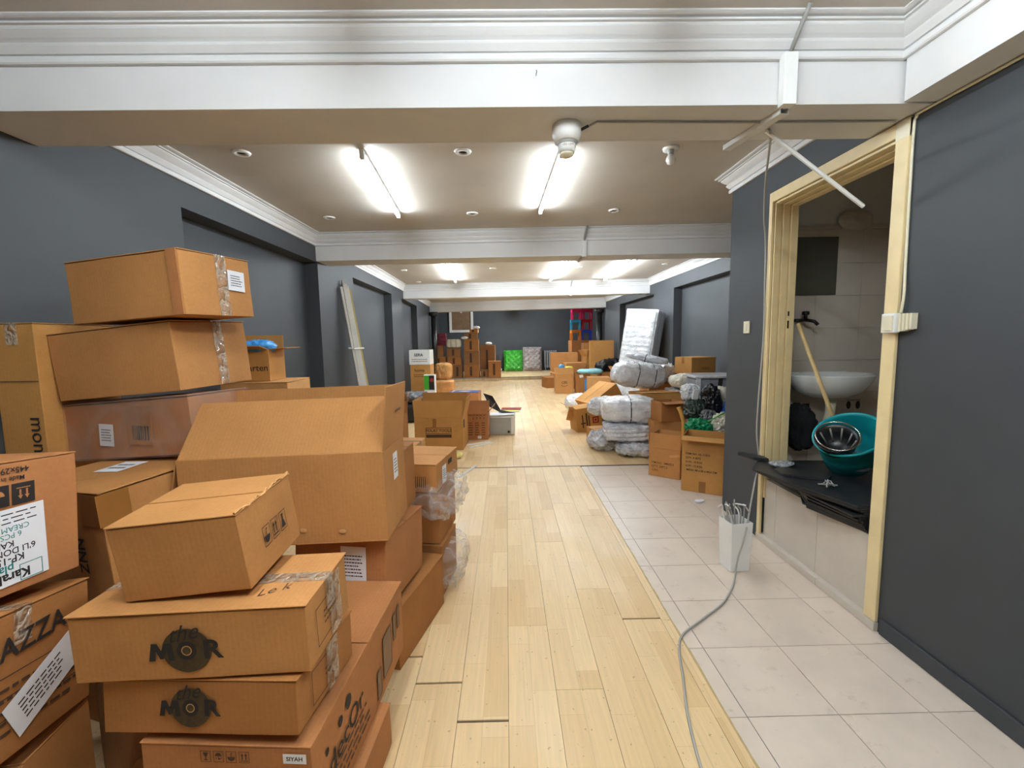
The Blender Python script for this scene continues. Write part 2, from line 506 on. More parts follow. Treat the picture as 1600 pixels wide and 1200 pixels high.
# ------------------------------------------------------------------ cartons
def worn_box(L, Wd, H, cuts=6, amp=0.004, seed=0):
    bm = bmesh.new()
    bmesh.ops.create_cube(bm, size=1.0)
    bmesh.ops.subdivide_edges(bm, edges=bm.edges[:], cuts=cuts, use_grid_fill=True)
    off = Vector((seed*3.1, seed*1.7, seed*0.9))
    for v in bm.verts:
        p = Vector((v.co.x*L, v.co.y*Wd, (v.co.z+0.5)*H))
        q = Vector((v.co.x, v.co.y, v.co.z))
        f = noise.noise(p*4.5 + off)*0.5+0.5
        inn = Vector([-(1 if c > 0 else -1) if abs(abs(c)-0.5) < 1e-4 else 0 for c in q])
        if inn.z > 0: inn.z = 0
        v.co = p + inn*amp*f
    me = bpy.data.meshes.new('body'); bm.to_mesh(me); bm.free()
    return me
SEED = [0]
def carton(name, label, loc, yaw, dims, mat='kraft', rx=0, ry=0, top='closed', seam='x', tape='clear_tape', flaps=None, flap_len=None,
           group=None, cat='cardboard box', cuts=6, amp=0.004, tape_w=0.05, tape_drop=0.09, flap_mat=None):
    SEED[0] += 1
    L, Wd, H = dims
    r = thing(name, label, cat, loc, yaw, rx, ry, group)
    if top == 'closed':
        T = 0.004
        o = link('body', worn_box(L, Wd, H-T, cuts, amp, SEED[0]), mat, r, None, 0.003)
        g = 0.0035
        for s in (-1, 1):
            if seam == 'x':
                a = (-L/2, L/2, min(s*g, s*Wd/2), max(s*g, s*Wd/2))
            else:
                a = (min(s*g, s*L/2), max(s*g, s*L/2), -Wd/2, Wd/2)
            MB().box(a[0], a[1], a[2], a[3], H-T, H).build('flap', mat, r, bevel=0.0015)
        if tape:
            h = tape_w/2; d = tape_drop
            m = MB()
            e = 0.0012
            if seam == 'x':
                m.box(-L/2-e, L/2+e, -h, h, H, H+e)
                for s in (-1, 1): m.box(min(s*L/2, s*(L/2+e)), max(s*L/2, s*(L/2+e)), -h, h, H-d, H)
            else:
                m.box(-h, h, -Wd/2-e, Wd/2+e, H, H+e)
                for s in (-1, 1): m.box(-h, h, min(s*Wd/2, s*(Wd/2+e)), max(s*Wd/2, s*(Wd/2+e)), H-d, H)
            m.build('tape', tape, r)
    else:
        t = 0.005
        m = MB()
        m.box(-L/2, L/2, -Wd/2, Wd/2, 0, t)
        m.box(-L/2, L/2, -Wd/2, -Wd/2+t, t, H); m.box(-L/2, L/2, Wd/2-t, Wd/2, t, H)
        m.box(-L/2, -L/2+t, -Wd/2+t, Wd/2-t, t, H); m.box(L/2-t, L/2, -Wd/2+t, Wd/2-t, t, H)
        m.build('body', mat, r, bevel=0.0012)
        fl = flap_len or Wd/2
        for k, ang in (flaps or {}).items():
            if isinstance(ang, tuple): ang, fll = ang
            else: fll = fl
            w = (L if k in 'fb' else Wd)-0.008
            hinge = {'f': Matrix.Translation((0, -Wd/2, H)), 'b': Matrix.Translation((0, Wd/2, H)) @ Matrix.Rotation(math.pi, 4, 'Z'),
                     'r': Matrix.Translation((L/2, 0, H)) @ Matrix.Rotation(math.pi/2, 4, 'Z'), 'l': Matrix.Translation((-L/2, 0, H)) @ Matrix.Rotation(-math.pi/2, 4, 'Z')}[k]
            Mh = hinge @ Matrix.Rotation(R(ang), 4, 'X')
            MB().box(-w/2, w/2, 0, t, 0.001, fll).build('flap', flap_mat or mat, r, M=Mh, bevel=0.0012)
    return r

def bundle_mesh(a, b, c, p=4.0, n=12, wr=0.02, seed=0, folds=0.0, sag=0.0, fs=5.0):
    """rounded cuboid with ridged creases, as of film or cloth pulled over a soft load"""
    bm = bmesh.new()
    bmesh.ops.create_cube(bm, size=2.0)
    bmesh.ops.subdivide_edges(bm, edges=bm.edges[:], cuts=n, use_grid_fill=True)
    off = Vector((seed*5.3, seed*2.9, seed*7.7))
    for v in bm.verts:
        q = v.co.copy()
        k = (abs(q.x)**p+abs(q.y)**p+abs(q.z)**p)**(1/p)
        q /= k
        P = Vector((q.x*a/2, q.y*b/2, q.z*c/2))
        W1 = P + Vector((noise.noise(P*3+off), noise.noise(P*3+off*1.7), 0))*0.06
        ridge = 1-abs(noise.noise(Vector((W1.x*fs*1.6, W1.y*fs*1.6, W1.z*fs*0.9)) + off))*2
        fine = 1-abs(noise.noise(W1*fs*3.6 + off))*2
        d = noise.noise(P*fs*0.5 + off)*0.5 + ridge*0.42 + fine*0.34
        if folds: d += folds*(abs(math.sin((P.z/c*2+noise.noise(P*3+off)*0.25)*7))-0.5)
        P = Vector((P.x*(1-sag*0.4*max(0, q.z)), P.y*(1-sag*0.4*max(0, q.z)), P.z))
        nrm = Vector((q.x/a, q.y/b, q.z/c)).normalized()
        P += nrm*wr*(d-0.45)
        v.co = P + Vector((0, 0, c/2))
    me = bpy.data.meshes.new('bundle'); bm.to_mesh(me); bm.free()
    me.shade_smooth()
    return me
def bundle(name, label, loc, dims, yaw=0, mat='wrapped_white', cat='bundle', rx=0, ry=0, straps=0, group=None, seed=0, p=4.0, wr=0.02, folds=0.0, sag=0.0, strap_mat='black_plastic', tail=False, fs=5.0, n=28):
    r = thing(name, label, cat, loc, yaw, rx, ry, group)
    link('wrapping', bundle_mesh(*dims, p=p, n=n, wr=wr, seed=seed, folds=folds, sag=sag, fs=fs), mat, r)
    if straps:
        me = [c for c in r.children if c.name.startswith('wrapping')] or [o for o in bpy.data.objects if o.parent == r]
        me = me[0].data
        bvh = BVHTree.FromPolygons([v.co for v in me.vertices], [f.vertices for f in me.polygons])
    for i in range(straps):
        x = dims[0]*((i+1)/(straps+1)-0.5)
        path = []
        for k in range(33):
            t = 2*math.pi*k/32
            d = Vector((0, math.cos(t), math.sin(t)))
            o = Vector((x, 0, dims[2]/2))
            h = bvh.ray_cast(o, d)
            if h[0] is not None: path.append(h[0]+d*0.002)
        if len(path) > 8: MB().tube(path, 0.0065, 5, False).build('strap', strap_mat, r, True)
    if tail:
        pts = [(dims[0]*0.45, 0, dims[2]*0.6), (dims[0]*0.55, 0.01, dims[2]*0.62), (dims[0]*0.66, 0.0, dims[2]*0.7)]
        MB().tube(pts, [0.05, 0.018, 0.05], 9).build('bag_neck', mat, r, True)
    return r

# ================================================================== THE SETTING
CZ = 2.60          # ceiling
BZ = 2.31          # underside of the beams
WX = 1.73          # partition with the doorway
RX = 3.02          # right wall beyond the partition
def flare(y):
    pts = [(-9, 0), (5.4, 0), (9.5, -0.08), (14.2, -0.33), (30, -0.33)]
    for (a, b), (c, d) in zip(pts, pts[1:]):
        if y <= c: return b + (d-b)*(y-a)/(c-a)
    return -0.33
LX = -2.12
# ---- floor: base slab, planks and tiles
floor = struct(MB().box(-3.0, 3.7, -2.3, 18.4, -0.06, -0.006).build('floor', 'dark_joint'))
def plank_mesh(w, l):
    return MB().box(-w/2, w/2, -l/2, l/2, -0.006, 0).mesh('plank')
PW = 0.1905
_pm = {}
def plank(x0, y0, y1, w=PW):
    l = y1-y0-0.0015
    key = (round(w, 4), round(l, 3))
    if key not in _pm: _pm[key] = plank_mesh(w-0.0016, l)
    o = link('plank', _pm[key], 'laminate', floor)
    o.location = (x0+w/2, (y0+y1)/2, 0)
PL = 1.285
row_end = {-2: 1.83, -1: 1.676, 0: 1.489, 1: 2.02, 2: 1.62, 3: 2.326, 4: 2.058}
ROWX0 = -0.206
for k in range(-3, 6):
    x0 = ROWX0 + k*PW
    w = PW if k < 5 else 0.79-(ROWX0+5*PW)
    if w < 0.01: continue
    e = row_end.get(k, 1.3+0.37*(k % 3))
    ys = [e-2*PL, e-PL, e, e+PL, e+2*PL, e+3*PL]
    for a, b in zip(ys, ys[1:]):
        a2, b2 = max(a, 0.25), min(b, 4.695)
        if b2-a2 < 0.03: continue
        gap = 0.009 if (k in row_end and k not in (1, 2, 3) and abs(b-e) < 1e-6) else 0.0
        plank(x0, a2, b2-gap, w)
# second field of laminate behind the joint, out to the stage
nseg = 0
for k in range(-12, 17):
    x0 = ROWX0 + 0.075 + k*PW
    if x0 < LX-0.3 or x0+PW > RX+0.06: continue
    e = 4.715 - PL*((k*0.37) % 1.0)
    y = e
    while y < 15.1:
        a2, b2 = max(y, 4.715), min(y+PL, 15.1)
        if b2-a2 > 0.05: plank(x0, a2, b2)
        y += PL
MB().box(-2.1, RX, 4.696, 4.712, -0.006, 0.001).build('joint_strip', 'dark_joint', floor)
# hidden left part of the near field stays one sheet of laminate
MB().box(LX, ROWX0-3*PW-0.001, 0.25, 4.695, -0.006, 0).build('laminate_sheet', 'laminate', floor)
MB().box(-2.2, 3.0, -2.2, 0.249, -0.006, 0).build('laminate_sheet', 'laminate', floor)
TX = [0.797, 0.866, 1.207, 1.548, 1.889, 2.230, 2.571, 2.912, RX]
TY = [0.255, 0.385, 0.747, 1.111, 1.474, 1.838, 2.195, 2.560, 2.926, 3.281, 3.636, 3.999, 4.352, 4.690]
_tm = {}
for i in range(len(TX)-1):
    for j in range(len(TY)-1):
        x0, x1, y0, y1 = TX[i], TX[i+1], TY[j], TY[j+1]
        if y1 < 3.45:
            if x0 >= WX: continue
            x1 = min(x1, WX)
        key = (round(x1-x0, 3), round(y1-y0, 3))
        if key not in _tm:
            w, l = key
            _tm[key] = MB().box(-w/2+0.0016, w/2-0.0016, -l/2+0.0016, l/2-0.0016, -0.006, -0.0022).mesh('floor_tile')
        o = link('floor_tile', _tm[key], 'floor_tile', floor)
        o.location = ((x0+x1)/2, (y0+y1)/2, 0)
# chipped edge strip between wood and tiles
m = MB()
random.seed(3)
y = 0.26
pts_l, pts_r = [], []
while y < 4.69:
    pts_l.append((0.778+0.012*random.random()*0.4, y)); pts_r.append((0.796+0.006*random.random(), y)); y += 0.06
m.prism(pts_r + pts_l[::-1], -0.006, -0.001)
m.build('chipped_edge', 'wood_stick', floor)

# ---- left wall with three shallow bays
m = MB()
def lw(y0, y1, d0, d1, z0, z1):
    """slab of the left wall between depths d0..d1 behind its face"""
    n = max(1, int((y1-y0)/1.5))
    for i in range(n):
        a = y0+(y1-y0)*i/n; b = y0+(y1-y0)*(i+1)/n
        fa, fb = LX+flare(a), LX+flare(b)
        vs = [(fa-d1, a, z0), (fa-d0, a, z0), (fb-d0, b, z0), (fb-d1, b, z0), (fa-d1, a, z1), (fa-d0, a, z1), (fb-d0, b, z1), (fb-d1, b, z1)]
        m.add(vs, [(0,3,2,1),(4,5,6,7),(0,1,5,4),(1,2,6,5),(2,3,7,6),(3,0,4,7)])
NICHES = [(3.01, 5.10), (6.30, 8.55), (9.45, 11.55)]
ys = [-2.3] + [v for n in NICHES for v in n] + [14.45]
for i in range(0, len(ys), 2): lw(ys[i], ys[i+1], 0, 0.3, 0, CZ+0.05)
for a, b in NICHES:
    lw(a, b, 0, 0.3, 2.30, CZ+0.05); lw(a, b, 0.15, 0.3, 0, 2.30)
struct(m.build('wall_left', 'slate_paint'))
struct(MB().box(-3.0, -2.75, 14.45, 18.4, 0, CZ+0.05).box(-2.75, -2.45, 14.44, 14.5, 0, CZ+0.05).build('wall_left_rear', 'slate_paint'))
# ---- right wall beyond the partition
m = MB()
RN = [(5.62, 7.95), (9.02, 11.7)]
ys = [3.42] + [v for n in RN for v in n] + [13.75]
for i in range(0, len(ys), 2): m.box(RX, RX+0.3, ys[i], ys[i+1], 0, CZ+0.05)
for a, b in RN:
    m.box(RX, RX+0.3, a, b, 2.27, CZ+0.05); m.box(RX+0.15, RX+0.3, a, b, 0, 2.27)
struct(m.build('wall_right_rear', 'slate_paint'))
struct(MB().box(3.5, 3.75, 13.75, 18.4, 0, CZ+0.05).box(RX+0.02, 3.5, 13.7, 13.76, 0, CZ+0.05).build('wall_right_stage', 'slate_paint'))
# ---- back wall with the boarded window
struct(MB().box(-3.0, 3.7, 18.2, 18.5, 0, CZ+0.05).build('wall_back', 'slate_dark'))
# ---- partition with the doorway and the wall that closes it
DY0, DY1, DZ = 1.975, 2.895, 2.302
m = MB()
m.box(WX, WX+0.10, -2.3, DY0, 0, CZ+0.05).box(WX, WX+0.10, DY1, 3.42, 0, CZ+0.05).box(WX, WX+0.10, DY0, DY1, DZ, CZ+0.05)
m.box(WX+0.10, RX+0.3, 3.30, 3.42, 0, CZ+0.05)
struct(m.build('wall_right', 'slate_paint'))
struct(MB().box(WX-0.014, WX-0.001, -2.3, DY0-0.075, 0, 0.075).build('baseboard_right', 'slate_paint', bevel=0.004))
struct(MB().box(-2.4, 3.1, -2.5, -2.3, 0, CZ+0.05).build('wall_front', 'white_paint'))
# ---- ceiling and beams
struct(MB().box(-3.0, 3.75, -2.4, 18.4, CZ, CZ+0.1).build('ceiling', 'ceiling_paint'))
def beam(name, xl, yl, xr, yr, depth, z=BZ):
    m = MB().add([(xl, yl, z), (xr, yr, z), (xr, yr+depth, z), (xl, yl+depth, z), (xl, yl, CZ+0.02), (xr, yr, CZ+0.02), (xr, yr+depth, CZ+0.02), (xl, yl+depth, CZ+0.02)],
                 [(0,3,2,1),(4,5,6,7),(0,1,5,4),(1,2,6,5),(2,3,7,6),(3,0,4,7)])
    return struct(m.build(name, 'white_paint'))
beam('ceiling_beam', LX-0.02, 1.82, WX+0.02, 1.835, 0.31)
beam('ceiling_beam', 1.592, -2.2, WX-0.001, -2.2, 4.02)
beam('ceiling_beam', LX-0.04, 5.07, RX+0.02, 4.90, 0.33)
beam('ceiling_beam', LX-0.12, 9.66, RX+0.03, 9.27, 0.33)
beam('ceiling_beam', LX-0.40, 14.30, RX+0.03, 13.32, 0.33)
# ---- cornices: moulded profile swept along each bay
PROF = [(0, 2.470), (0.016, 2.470), (0.020, 2.476), (0.020, 2.492), (0.016, 2.496), (0.009, 2.497), (0.009, 2.503), (0.018, 2.504), (0.026, 2.514), (0.034, 2.524), (0.037, 2.530), (0.029, 2.531),
        (0.029, 2.537), (0.042, 2.547), (0.052, 2.557), (0.060, 2.566), (0.063, 2.572), (0.063, 2.576), (0.075, 2.577), (0.075, 2.584), (0.067, 2.585), (0.067, 2.589), (0.082, 2.590), (0.090, 2.592), (0.096, 2.595), (0.096, 2.600), (0, 2.600)]
ntrim = [0]
def cornice(path, inside=1):
    """path: plan points; the room lies to the left of the walk for inside=1"""
    n = len(path)
    dirs = [Vector((path[i+1][0]-path[i][0], path[i+1][1]-path[i][1])).normalized() for i in range(n-1)]
    nr = [Vector((-d.y, d.x))*inside for d in dirs]
    m = MB(); k = len(PROF); vs = []
    for i in range(n):
        if i == 0: off = nr[0]
        elif i == n-1: off = nr[-1]
        else:
            off = (nr[i-1]+nr[i]); off = off/(1+nr[i-1].dot(nr[i]))
        for d, z in PROF:
            vs.append((path[i][0]+off.x*d, path[i][1]+off.y*d, z))
    fs = []
    for i in range(n-1):
        for j in range(k):
            a = i*k+j; b = i*k+(j+1) % k
            fs.append((a, b, b+k, a+k))
    fs += [tuple(range(k)), tuple(range((n-1)*k, n*k))[::-1]]
    m.add(vs, fs)
    ntrim[0] += 1
    return struct(m.build('trim_%d' % ntrim[0], 'white_paint'))
L_ = lambda y: LX+flare(y)
cornice([(LX, -2.3), (LX, 1.82), (1.592, 1.834), (1.592, -2.3)], -1)
cornice([(LX, 2.13), (L_(5.07), 5.069), (RX, 4.899)], -1)
cornice([(WX, 2.13), (WX, 3.42), (RX, 3.42)], 1)
cornice([(L_(5.4), 5.40), (L_(9.66), 9.655), (RX, 9.27), (RX, 5.23)], -1)
cornice([(L_(10), 9.99), (L_(14.2), 14.28), (RX, 13.32), (RX, 9.6)], -1)
# ---- stage at the far end
st = struct(MB().add([(-2.74, 14.75, 0), (3.49, 15.6, 0), (3.49, 18.2, 0), (-2.74, 18.2, 0), (-2.74, 14.75, 0.1), (3.49, 15.6, 0.1), (3.49, 18.2, 0.1), (-2.74, 18.2, 0.1)],
         [(0,3,2,1),(4,5,6,7),(0,1,5,4),(1,2,6,5),(2,3,7,6),(3,0,4,7)]).build('floor_stage', 'laminate'))
MB().add([(-2.70, 14.735, 0.075), (3.45, 15.585, 0.075), (3.45, 15.6, 0.075), (-2.70, 14.75, 0.075), (-2.70, 14.735, 0.104), (3.45, 15.585, 0.104), (3.45, 15.6, 0.104), (-2.70, 14.75, 0.104)],
         [(0,3,2,1),(4,5,6,7),(0,1,5,4),(1,2,6,5),(2,3,7,6),(3,0,4,7)]).build('edge_strip', 'grey_pipe', st)
# ---- far window: white frame boarded with brown panel
wn = bpy.data.objects.new('window_1', None); COL.objects.link(wn); struct(wn)
wn.location = (-1.83, 18.19, 0)
m = MB()
for b in ((-0.49, -0.39, 1.71, 2.62), (0.39, 0.49, 1.71, 2.62), (-0.39, 0.39, 1.71, 1.81), (-0.39, 0.39, 2.55, 2.62)):
    m.box(b[0], b[1], -0.06, 0.0, b[2], b[3])
m.build('window_frame', 'white_plastic', wn, bevel=0.006)
MB().box(-0.39, 0.39, -0.02, 0.0, 1.81, 2.55).build('board_panel', 'brown_board', wn)
MB().box(-0.04, 0.04, -0.05, -0.02, 2.50, 2.56).build('catch', 'white_plastic', wn)

# ---- doorway: cream frame with stepped profile, tiled riser and threshold
dr = bpy.data.objects.new('door_1', None); COL.objects.link(dr); struct(dr)
m = MB()
fx = WX
def jamb(y0, y1, z0, z1):
    MB().box(fx-0.018, fx-0.001, y0, y1, z0, z1).build('casing', 'cream_frame', dr, bevel=0.003)
jamb(DY0-0.055, DY0+0.012, 0.045, DZ)
jamb(DY1-0.022, DY1+0.012, 0.0, DZ)
jamb(DY0+0.012, DY1-0.022, DZ-0.06, DZ)
MB().box(fx-0.0175, fx-0.001, DY0-0.055, DY0+0.012, DZ-0.075, DZ+0.001).build('casing_corner', 'ivory_plastic', dr, M=Matrix.Translation((-0.001, 0, 0)))
for k, (a, b) in enumerate(((0.0, 0.04), (0.045, 0.085), (0.09, 0.135))):
    q = 0.010*k
    MB().box(fx-0.001+a, fx+b, DY1-0.022-0.012-q, DY1-0.022-0.0005, 0.3, DZ-0.06).build('jamb_lining', 'cream_frame', dr, bevel=0.002)
    MB().box(fx-0.001+a, fx+b, DY0+0.012, DY0+0.013+q*0.5, 0.3, DZ-0.06).build('jamb_lining', 'cream_frame', dr, bevel=0.002)
    MB().box(fx-0.001+a, fx+b, DY0+0.02, DY1-0.04, DZ-0.074-q, DZ-0.0605).build('head_lining', 'cream_frame', dr, bevel=0.002)
MB().box(fx+0.09, fx+0.1, DY1-0.058, DY1-0.056, 1.44, 1.49).build('strike_plate', 'dark_metal', dr)
MB().box(fx+0.09, fx+0.1, DY1-0.058, DY1-0.056, 1.52, 1.55).build('strike_plate', 'dark_metal', dr)
# riser tiles below the raised wash-room floor
for a, b in ((DY0+0.014, 2.365), (2.368, 2.745), (2.748, DY1-0.024)):
    MB().box(fx+0.012, fx+0.03, a, b, 0.042, 0.428).build('riser_tile', 'wall_tile', dr)
for a, b in ((DY0-0.055, 2.31), (2.313, DY1+0.01)):
    MB().box(fx-0.022, fx+0.03, a, b, 0.0, 0.041).build('threshold_tile', 'wall_tile', dr, bevel=0.002)

# ---- wash room behind the doorway
struct(MB().box(WX+0.03, 3.0, 1.3, 3.30, 0.0, 0.43).build('floor_washroom', 'wall_tile'))
wb = struct(MB().box(WX+0.10, 3.0, 3.215, 3.30, 0.33, CZ).build('wall_washroom_back', 'white_paint'))
zs = [0.33, 0.502, 0.737, 0.972, 1.207, 1.442, 1.677, 1.909, 2.144]
xs = [WX+0.101, 1.925, 2.255, 2.585, 2.915, 3.0]
for i in range(len(xs)-1):
    for j in range(len(zs)-1):
        MB().box(xs[i]+0.001, xs[i+1]-0.001, 3.207, 3.215, zs[j]+0.001, zs[j+1]-0.001).build('wall_tile', 'wall_tile', wb)
MB().box(WX+0.101, 3.0, 3.195, 3.215, 2.144, 2.165).build('tile_border', 'wall_tile', wb)
struct(MB().box(2.95, 3.05, 1.3, 3.215, 0.33, CZ).build('wall_washroom_side', 'wall_tile'))
struct(MB().box(WX+0.10, 3.0, 1.2, 1.3, 0.33, CZ).build('wall_washroom_front', 'wall_tile'))
# plaster bump where an old pipe was closed
link('plaster_patch', bundle_mesh(0.24, 0.05, 0.14, 2.2, 12, 0.02, 4), 'wall_tile', wb, Matrix.Translation((2.50, 3.19, 2.13)))
for x in (2.545, 2.615):
    link('bolt_hole', MB().lathe([(0.0, 0), (0.016, 0), (0.016, 0.003), (0.0, 0.003)], 10).mesh('bolt_hole'), 'dark_joint', wb, Matrix.Translation((x, 3.2065, 0.87)) @ Matrix.Rotation(R(90), 4, 'X') @ Matrix.Diagonal((1, 1.9, 1, 1)))
MB().box(2.53, 2.63, 3.203, 3.207, 0.90, 0.915).build('bolt_stain', 'masonry', wb)

# ================================================================== LAMPS
def tube_lamp(label, a, b, zone='near', group='fluorescent tubes on the ceiling'):
    a = Vector(a); b = Vector(b)
    d = b-a; ln = d.length; yaw = math.degrees(math.atan2(-d.x, d.y))
    r = thing('tube_lamp', label, 'ceiling lamp', ((a.x+b.x)/2, (a.y+b.y)/2, CZ), yaw, group=group)
    MB().box(-0.016, 0.016, -ln/2, ln/2, -0.026, 0).build('batten', 'tube_base', r, bevel=0.003)
    MB().tube([(0, -ln/2+0.015, -0.042), (0, ln/2-0.015, -0.042)], 0.0135, 8).build('tube', 'lit_tube_'+zone, r, True)
    for s in (-1, 1):
        MB().box(-0.015, 0.015, s*ln/2-0.018, s*ln/2+0.018, -0.058, -0.0).build('end_cap', 'white_plastic', r, bevel=0.003)
    return r
tube_lamp('lit ceiling tube in the bay behind the front beam, left of the bulb socket', (-0.885, 2.90), (-0.985, 4.25))
tube_lamp('lit ceiling tube seen directly below the cone bulb on the front beam', (0.375, 2.92), (0.335, 4.18))
tube_lamp('lit ceiling tube leftmost in the bay behind the second beam', (-0.90, 6.80), (-0.99, 8.95), 'mid')
tube_lamp('lit ceiling tube in the middle of the bay behind the second beam', (0.955, 6.75), (0.90, 8.95), 'mid')
tube_lamp('lit ceiling tube rightmost in the bay behind the second beam', (1.97, 6.70), (2.00, 9.0), 'mid')
tube_lamp('lit ceiling tube leftmost of the small farthest row', (-1.02, 11.0), (-1.10, 12.3), 'far')
tube_lamp('lit ceiling tube in the middle of the small farthest row', (0.70, 11.0), (0.70, 12.3), 'far')
tube_lamp('lit ceiling tube rightmost of the small farthest row', (1.72, 11.0), (1.74, 12.3), 'far')
tube_lamp('lit ceiling tube above the front of the room on the left', (-0.55, -0.1), (-0.55, 1.25), 'front')
tube_lamp('lit ceiling tube above the front of the room on the right', (0.65, -0.1), (0.65, 1.25), 'front')
tube_lamp('unseen ceiling tube added above the stage to brighten the far end', (0.3, 15.3), (0.3, 16.7), 'stage')  # added tube, out of view, strong enough to lift the back wall

dl = thing('downlight', 'empty round downlight ring nearest the left wall in the first bay', 'downlight', (-1.649, 2.92, CZ), group='recessed downlight rings')
MB().lathe([(0.030, -0.001), (0.030, -0.012), (0.050, -0.010), (0.056, -0.001)], 20).build('ring', 'white_plastic', dl, True)
MB().lathe([(0.0, -0.002), (0.030, -0.002), (0.030, -0.0005), (0.0, -0.0005)], 16).build('dark_hole', 'dark_joint', dl)
DL = [((-0.256, 2.94), 'empty round downlight ring between the two tubes behind the front beam'),
      ((-1.688, 4.40), 'empty round downlight ring near the left end of the second beam'),
      ((-0.301, 4.32), 'empty round downlight ring before the second beam, between the two tubes'),
      ((1.044, 4.28), 'empty round downlight ring before the second beam, right of the tubes'),
      ((-1.72, 7.64), 'small downlight ring left of the tubes behind the second beam'),
      ((-0.205, 7.57), 'small downlight ring right of the leftmost tube behind the second beam'),
      ((-1.77, 9.15), 'small downlight ring by the left end of the third beam'),
      ((1.258, 7.57), 'small downlight ring between the two right tubes behind the second beam'),
      ((2.66, 7.40), 'small downlight ring by the right cornice behind the second beam')]
def copy_tree(root, loc, label, group=None):
    c = root.copy(); COL.objects.link(c); c.location = loc; c['label'] = label
    for ch in root.children:
        d = ch.copy(); COL.objects.link(d); d.parent = c
        for g in ch.children:
            e = g.copy(); COL.objects.link(e); e.parent = d
    return c
for (x, y), lab in DL: copy_tree(dl, (x, y, CZ), lab)
bl = thing('bare_bulb', 'small unlit bulb hanging from the ceiling ring right of the tubes', 'light bulb', (1.075, 2.93, CZ))
MB().lathe([(0.0, -0.001), (0.052, -0.001), (0.048, -0.014), (0.0, -0.014)], 20).build('ceiling_ring', 'white_plastic', bl, True)
MB().lathe([(0.0, -0.014), (0.020, -0.014), (0.020, -0.040), (0.0, -0.040)], 14).build('socket', 'grey_plastic_box', bl, True)
MB().lathe([(0.014, -0.040), (0.027, -0.058), (0.030, -0.075), (0.022, -0.095), (0.0, -0.104)], 14).build('bulb', 'white_plastic', bl, True)
cb = thing('cone_bulb_lamp', 'white round socket with unlit cone bulb under the front beam', 'ceiling lamp', (0.277, 1.985, BZ))
MB().lathe([(0.0, -0.001), (0.062, -0.001), (0.063, -0.045), (0.056, -0.055), (0.052, -0.070), (0.0, -0.070)], 28).build('socket_base', 'white_plastic', cb, True)
MB().lathe([(0.050, -0.055), (0.050, -0.065), (0.042, -0.078), (0.040, -0.082)], 28).build('socket_collar', 'grey_plastic_box', cb, True)
MB().lathe([(0.040, -0.072), (0.037, -0.100), (0.033, -0.114), (0.0, -0.114)], 24).build('bulb_body', 'white_plastic', cb, True)
MB().lathe([(0.031, -0.114), (0.026, -0.124), (0.014, -0.132), (0.0, -0.134)], 24).build('bulb_tip', 'ivory_plastic', cb, True)
put_text(cb, Matrix.Translation((0.0, -0.0395, -0.092)) @ Matrix.Rotation(R(90), 4, 'X'), 'LED 12W', 0.012, 'ink_grey')

# ================================================================== WIRING ON BEAM AND DOORWAY
w = thing('cable_trunking', 'white boxed trunking on the face of the front beam', 'trunking', (1.115, 1.815, 2.29))
MB().box(-0.026, 0.026, -0.03, 0.008, 0.0, 0.19).build('cover', 'white_plastic', w, bevel=0.002)
MB().tube([(0.0, -0.012, 0.185), (0.004, -0.050, 0.235), (0.008, -0.09, 0.285), (0.012, -0.105, 0.308)], 0.008, 8).build('conduit', 'grey_pipe', w, True)
w = thing('loose_trunking', 'open white trunking channel hanging below the front beam', 'trunking', (1.142, 1.86, 2.288))
d = Vector((1.072-1.142, 2.19-1.86, 0.0)); ln = d.length
M = Matrix.Rotation(math.atan2(-d.x, d.y), 4, 'Z') @ Matrix.Rotation(R(-1), 4, 'X')
m = MB(); m.box(-0.02, 0.02, 0, ln, 0, 0.002, M).box(-0.02, -0.018, 0, ln, 0, 0.022, M).box(0.018, 0.02, 0, ln, 0, 0.022, M)
m.build('channel', 'white_plastic', w)
w = tag(MB().tube([(1.166, 2.03, 2.30), (1.635, 2.045, 1.975)], 0.009, 6).build('hanging_strip', 'white_plastic'), 'white plastic strip hanging askew across the doorway corner', 'plastic strip')
w = thing('surface_cable', 'grey cable along the underside of the front beam from the bulb socket', 'cable', (0, 0, 0))
MB().tube([(0.335, 1.965, 2.285), (0.36, 1.96, 2.292), (0.40, 1.945, 2.305), (0.45, 1.945, 2.304), (1.10, 1.962, 2.304), (1.69, 1.965, 2.304)], 0.0045, 6).build('cable', 'grey_cable', w, True)
MB().tube([(0.332, 1.965, 2.282), (0.365, 1.957, 2.295)], 0.006, 6).build('dark_end', 'black_plastic', w, True)
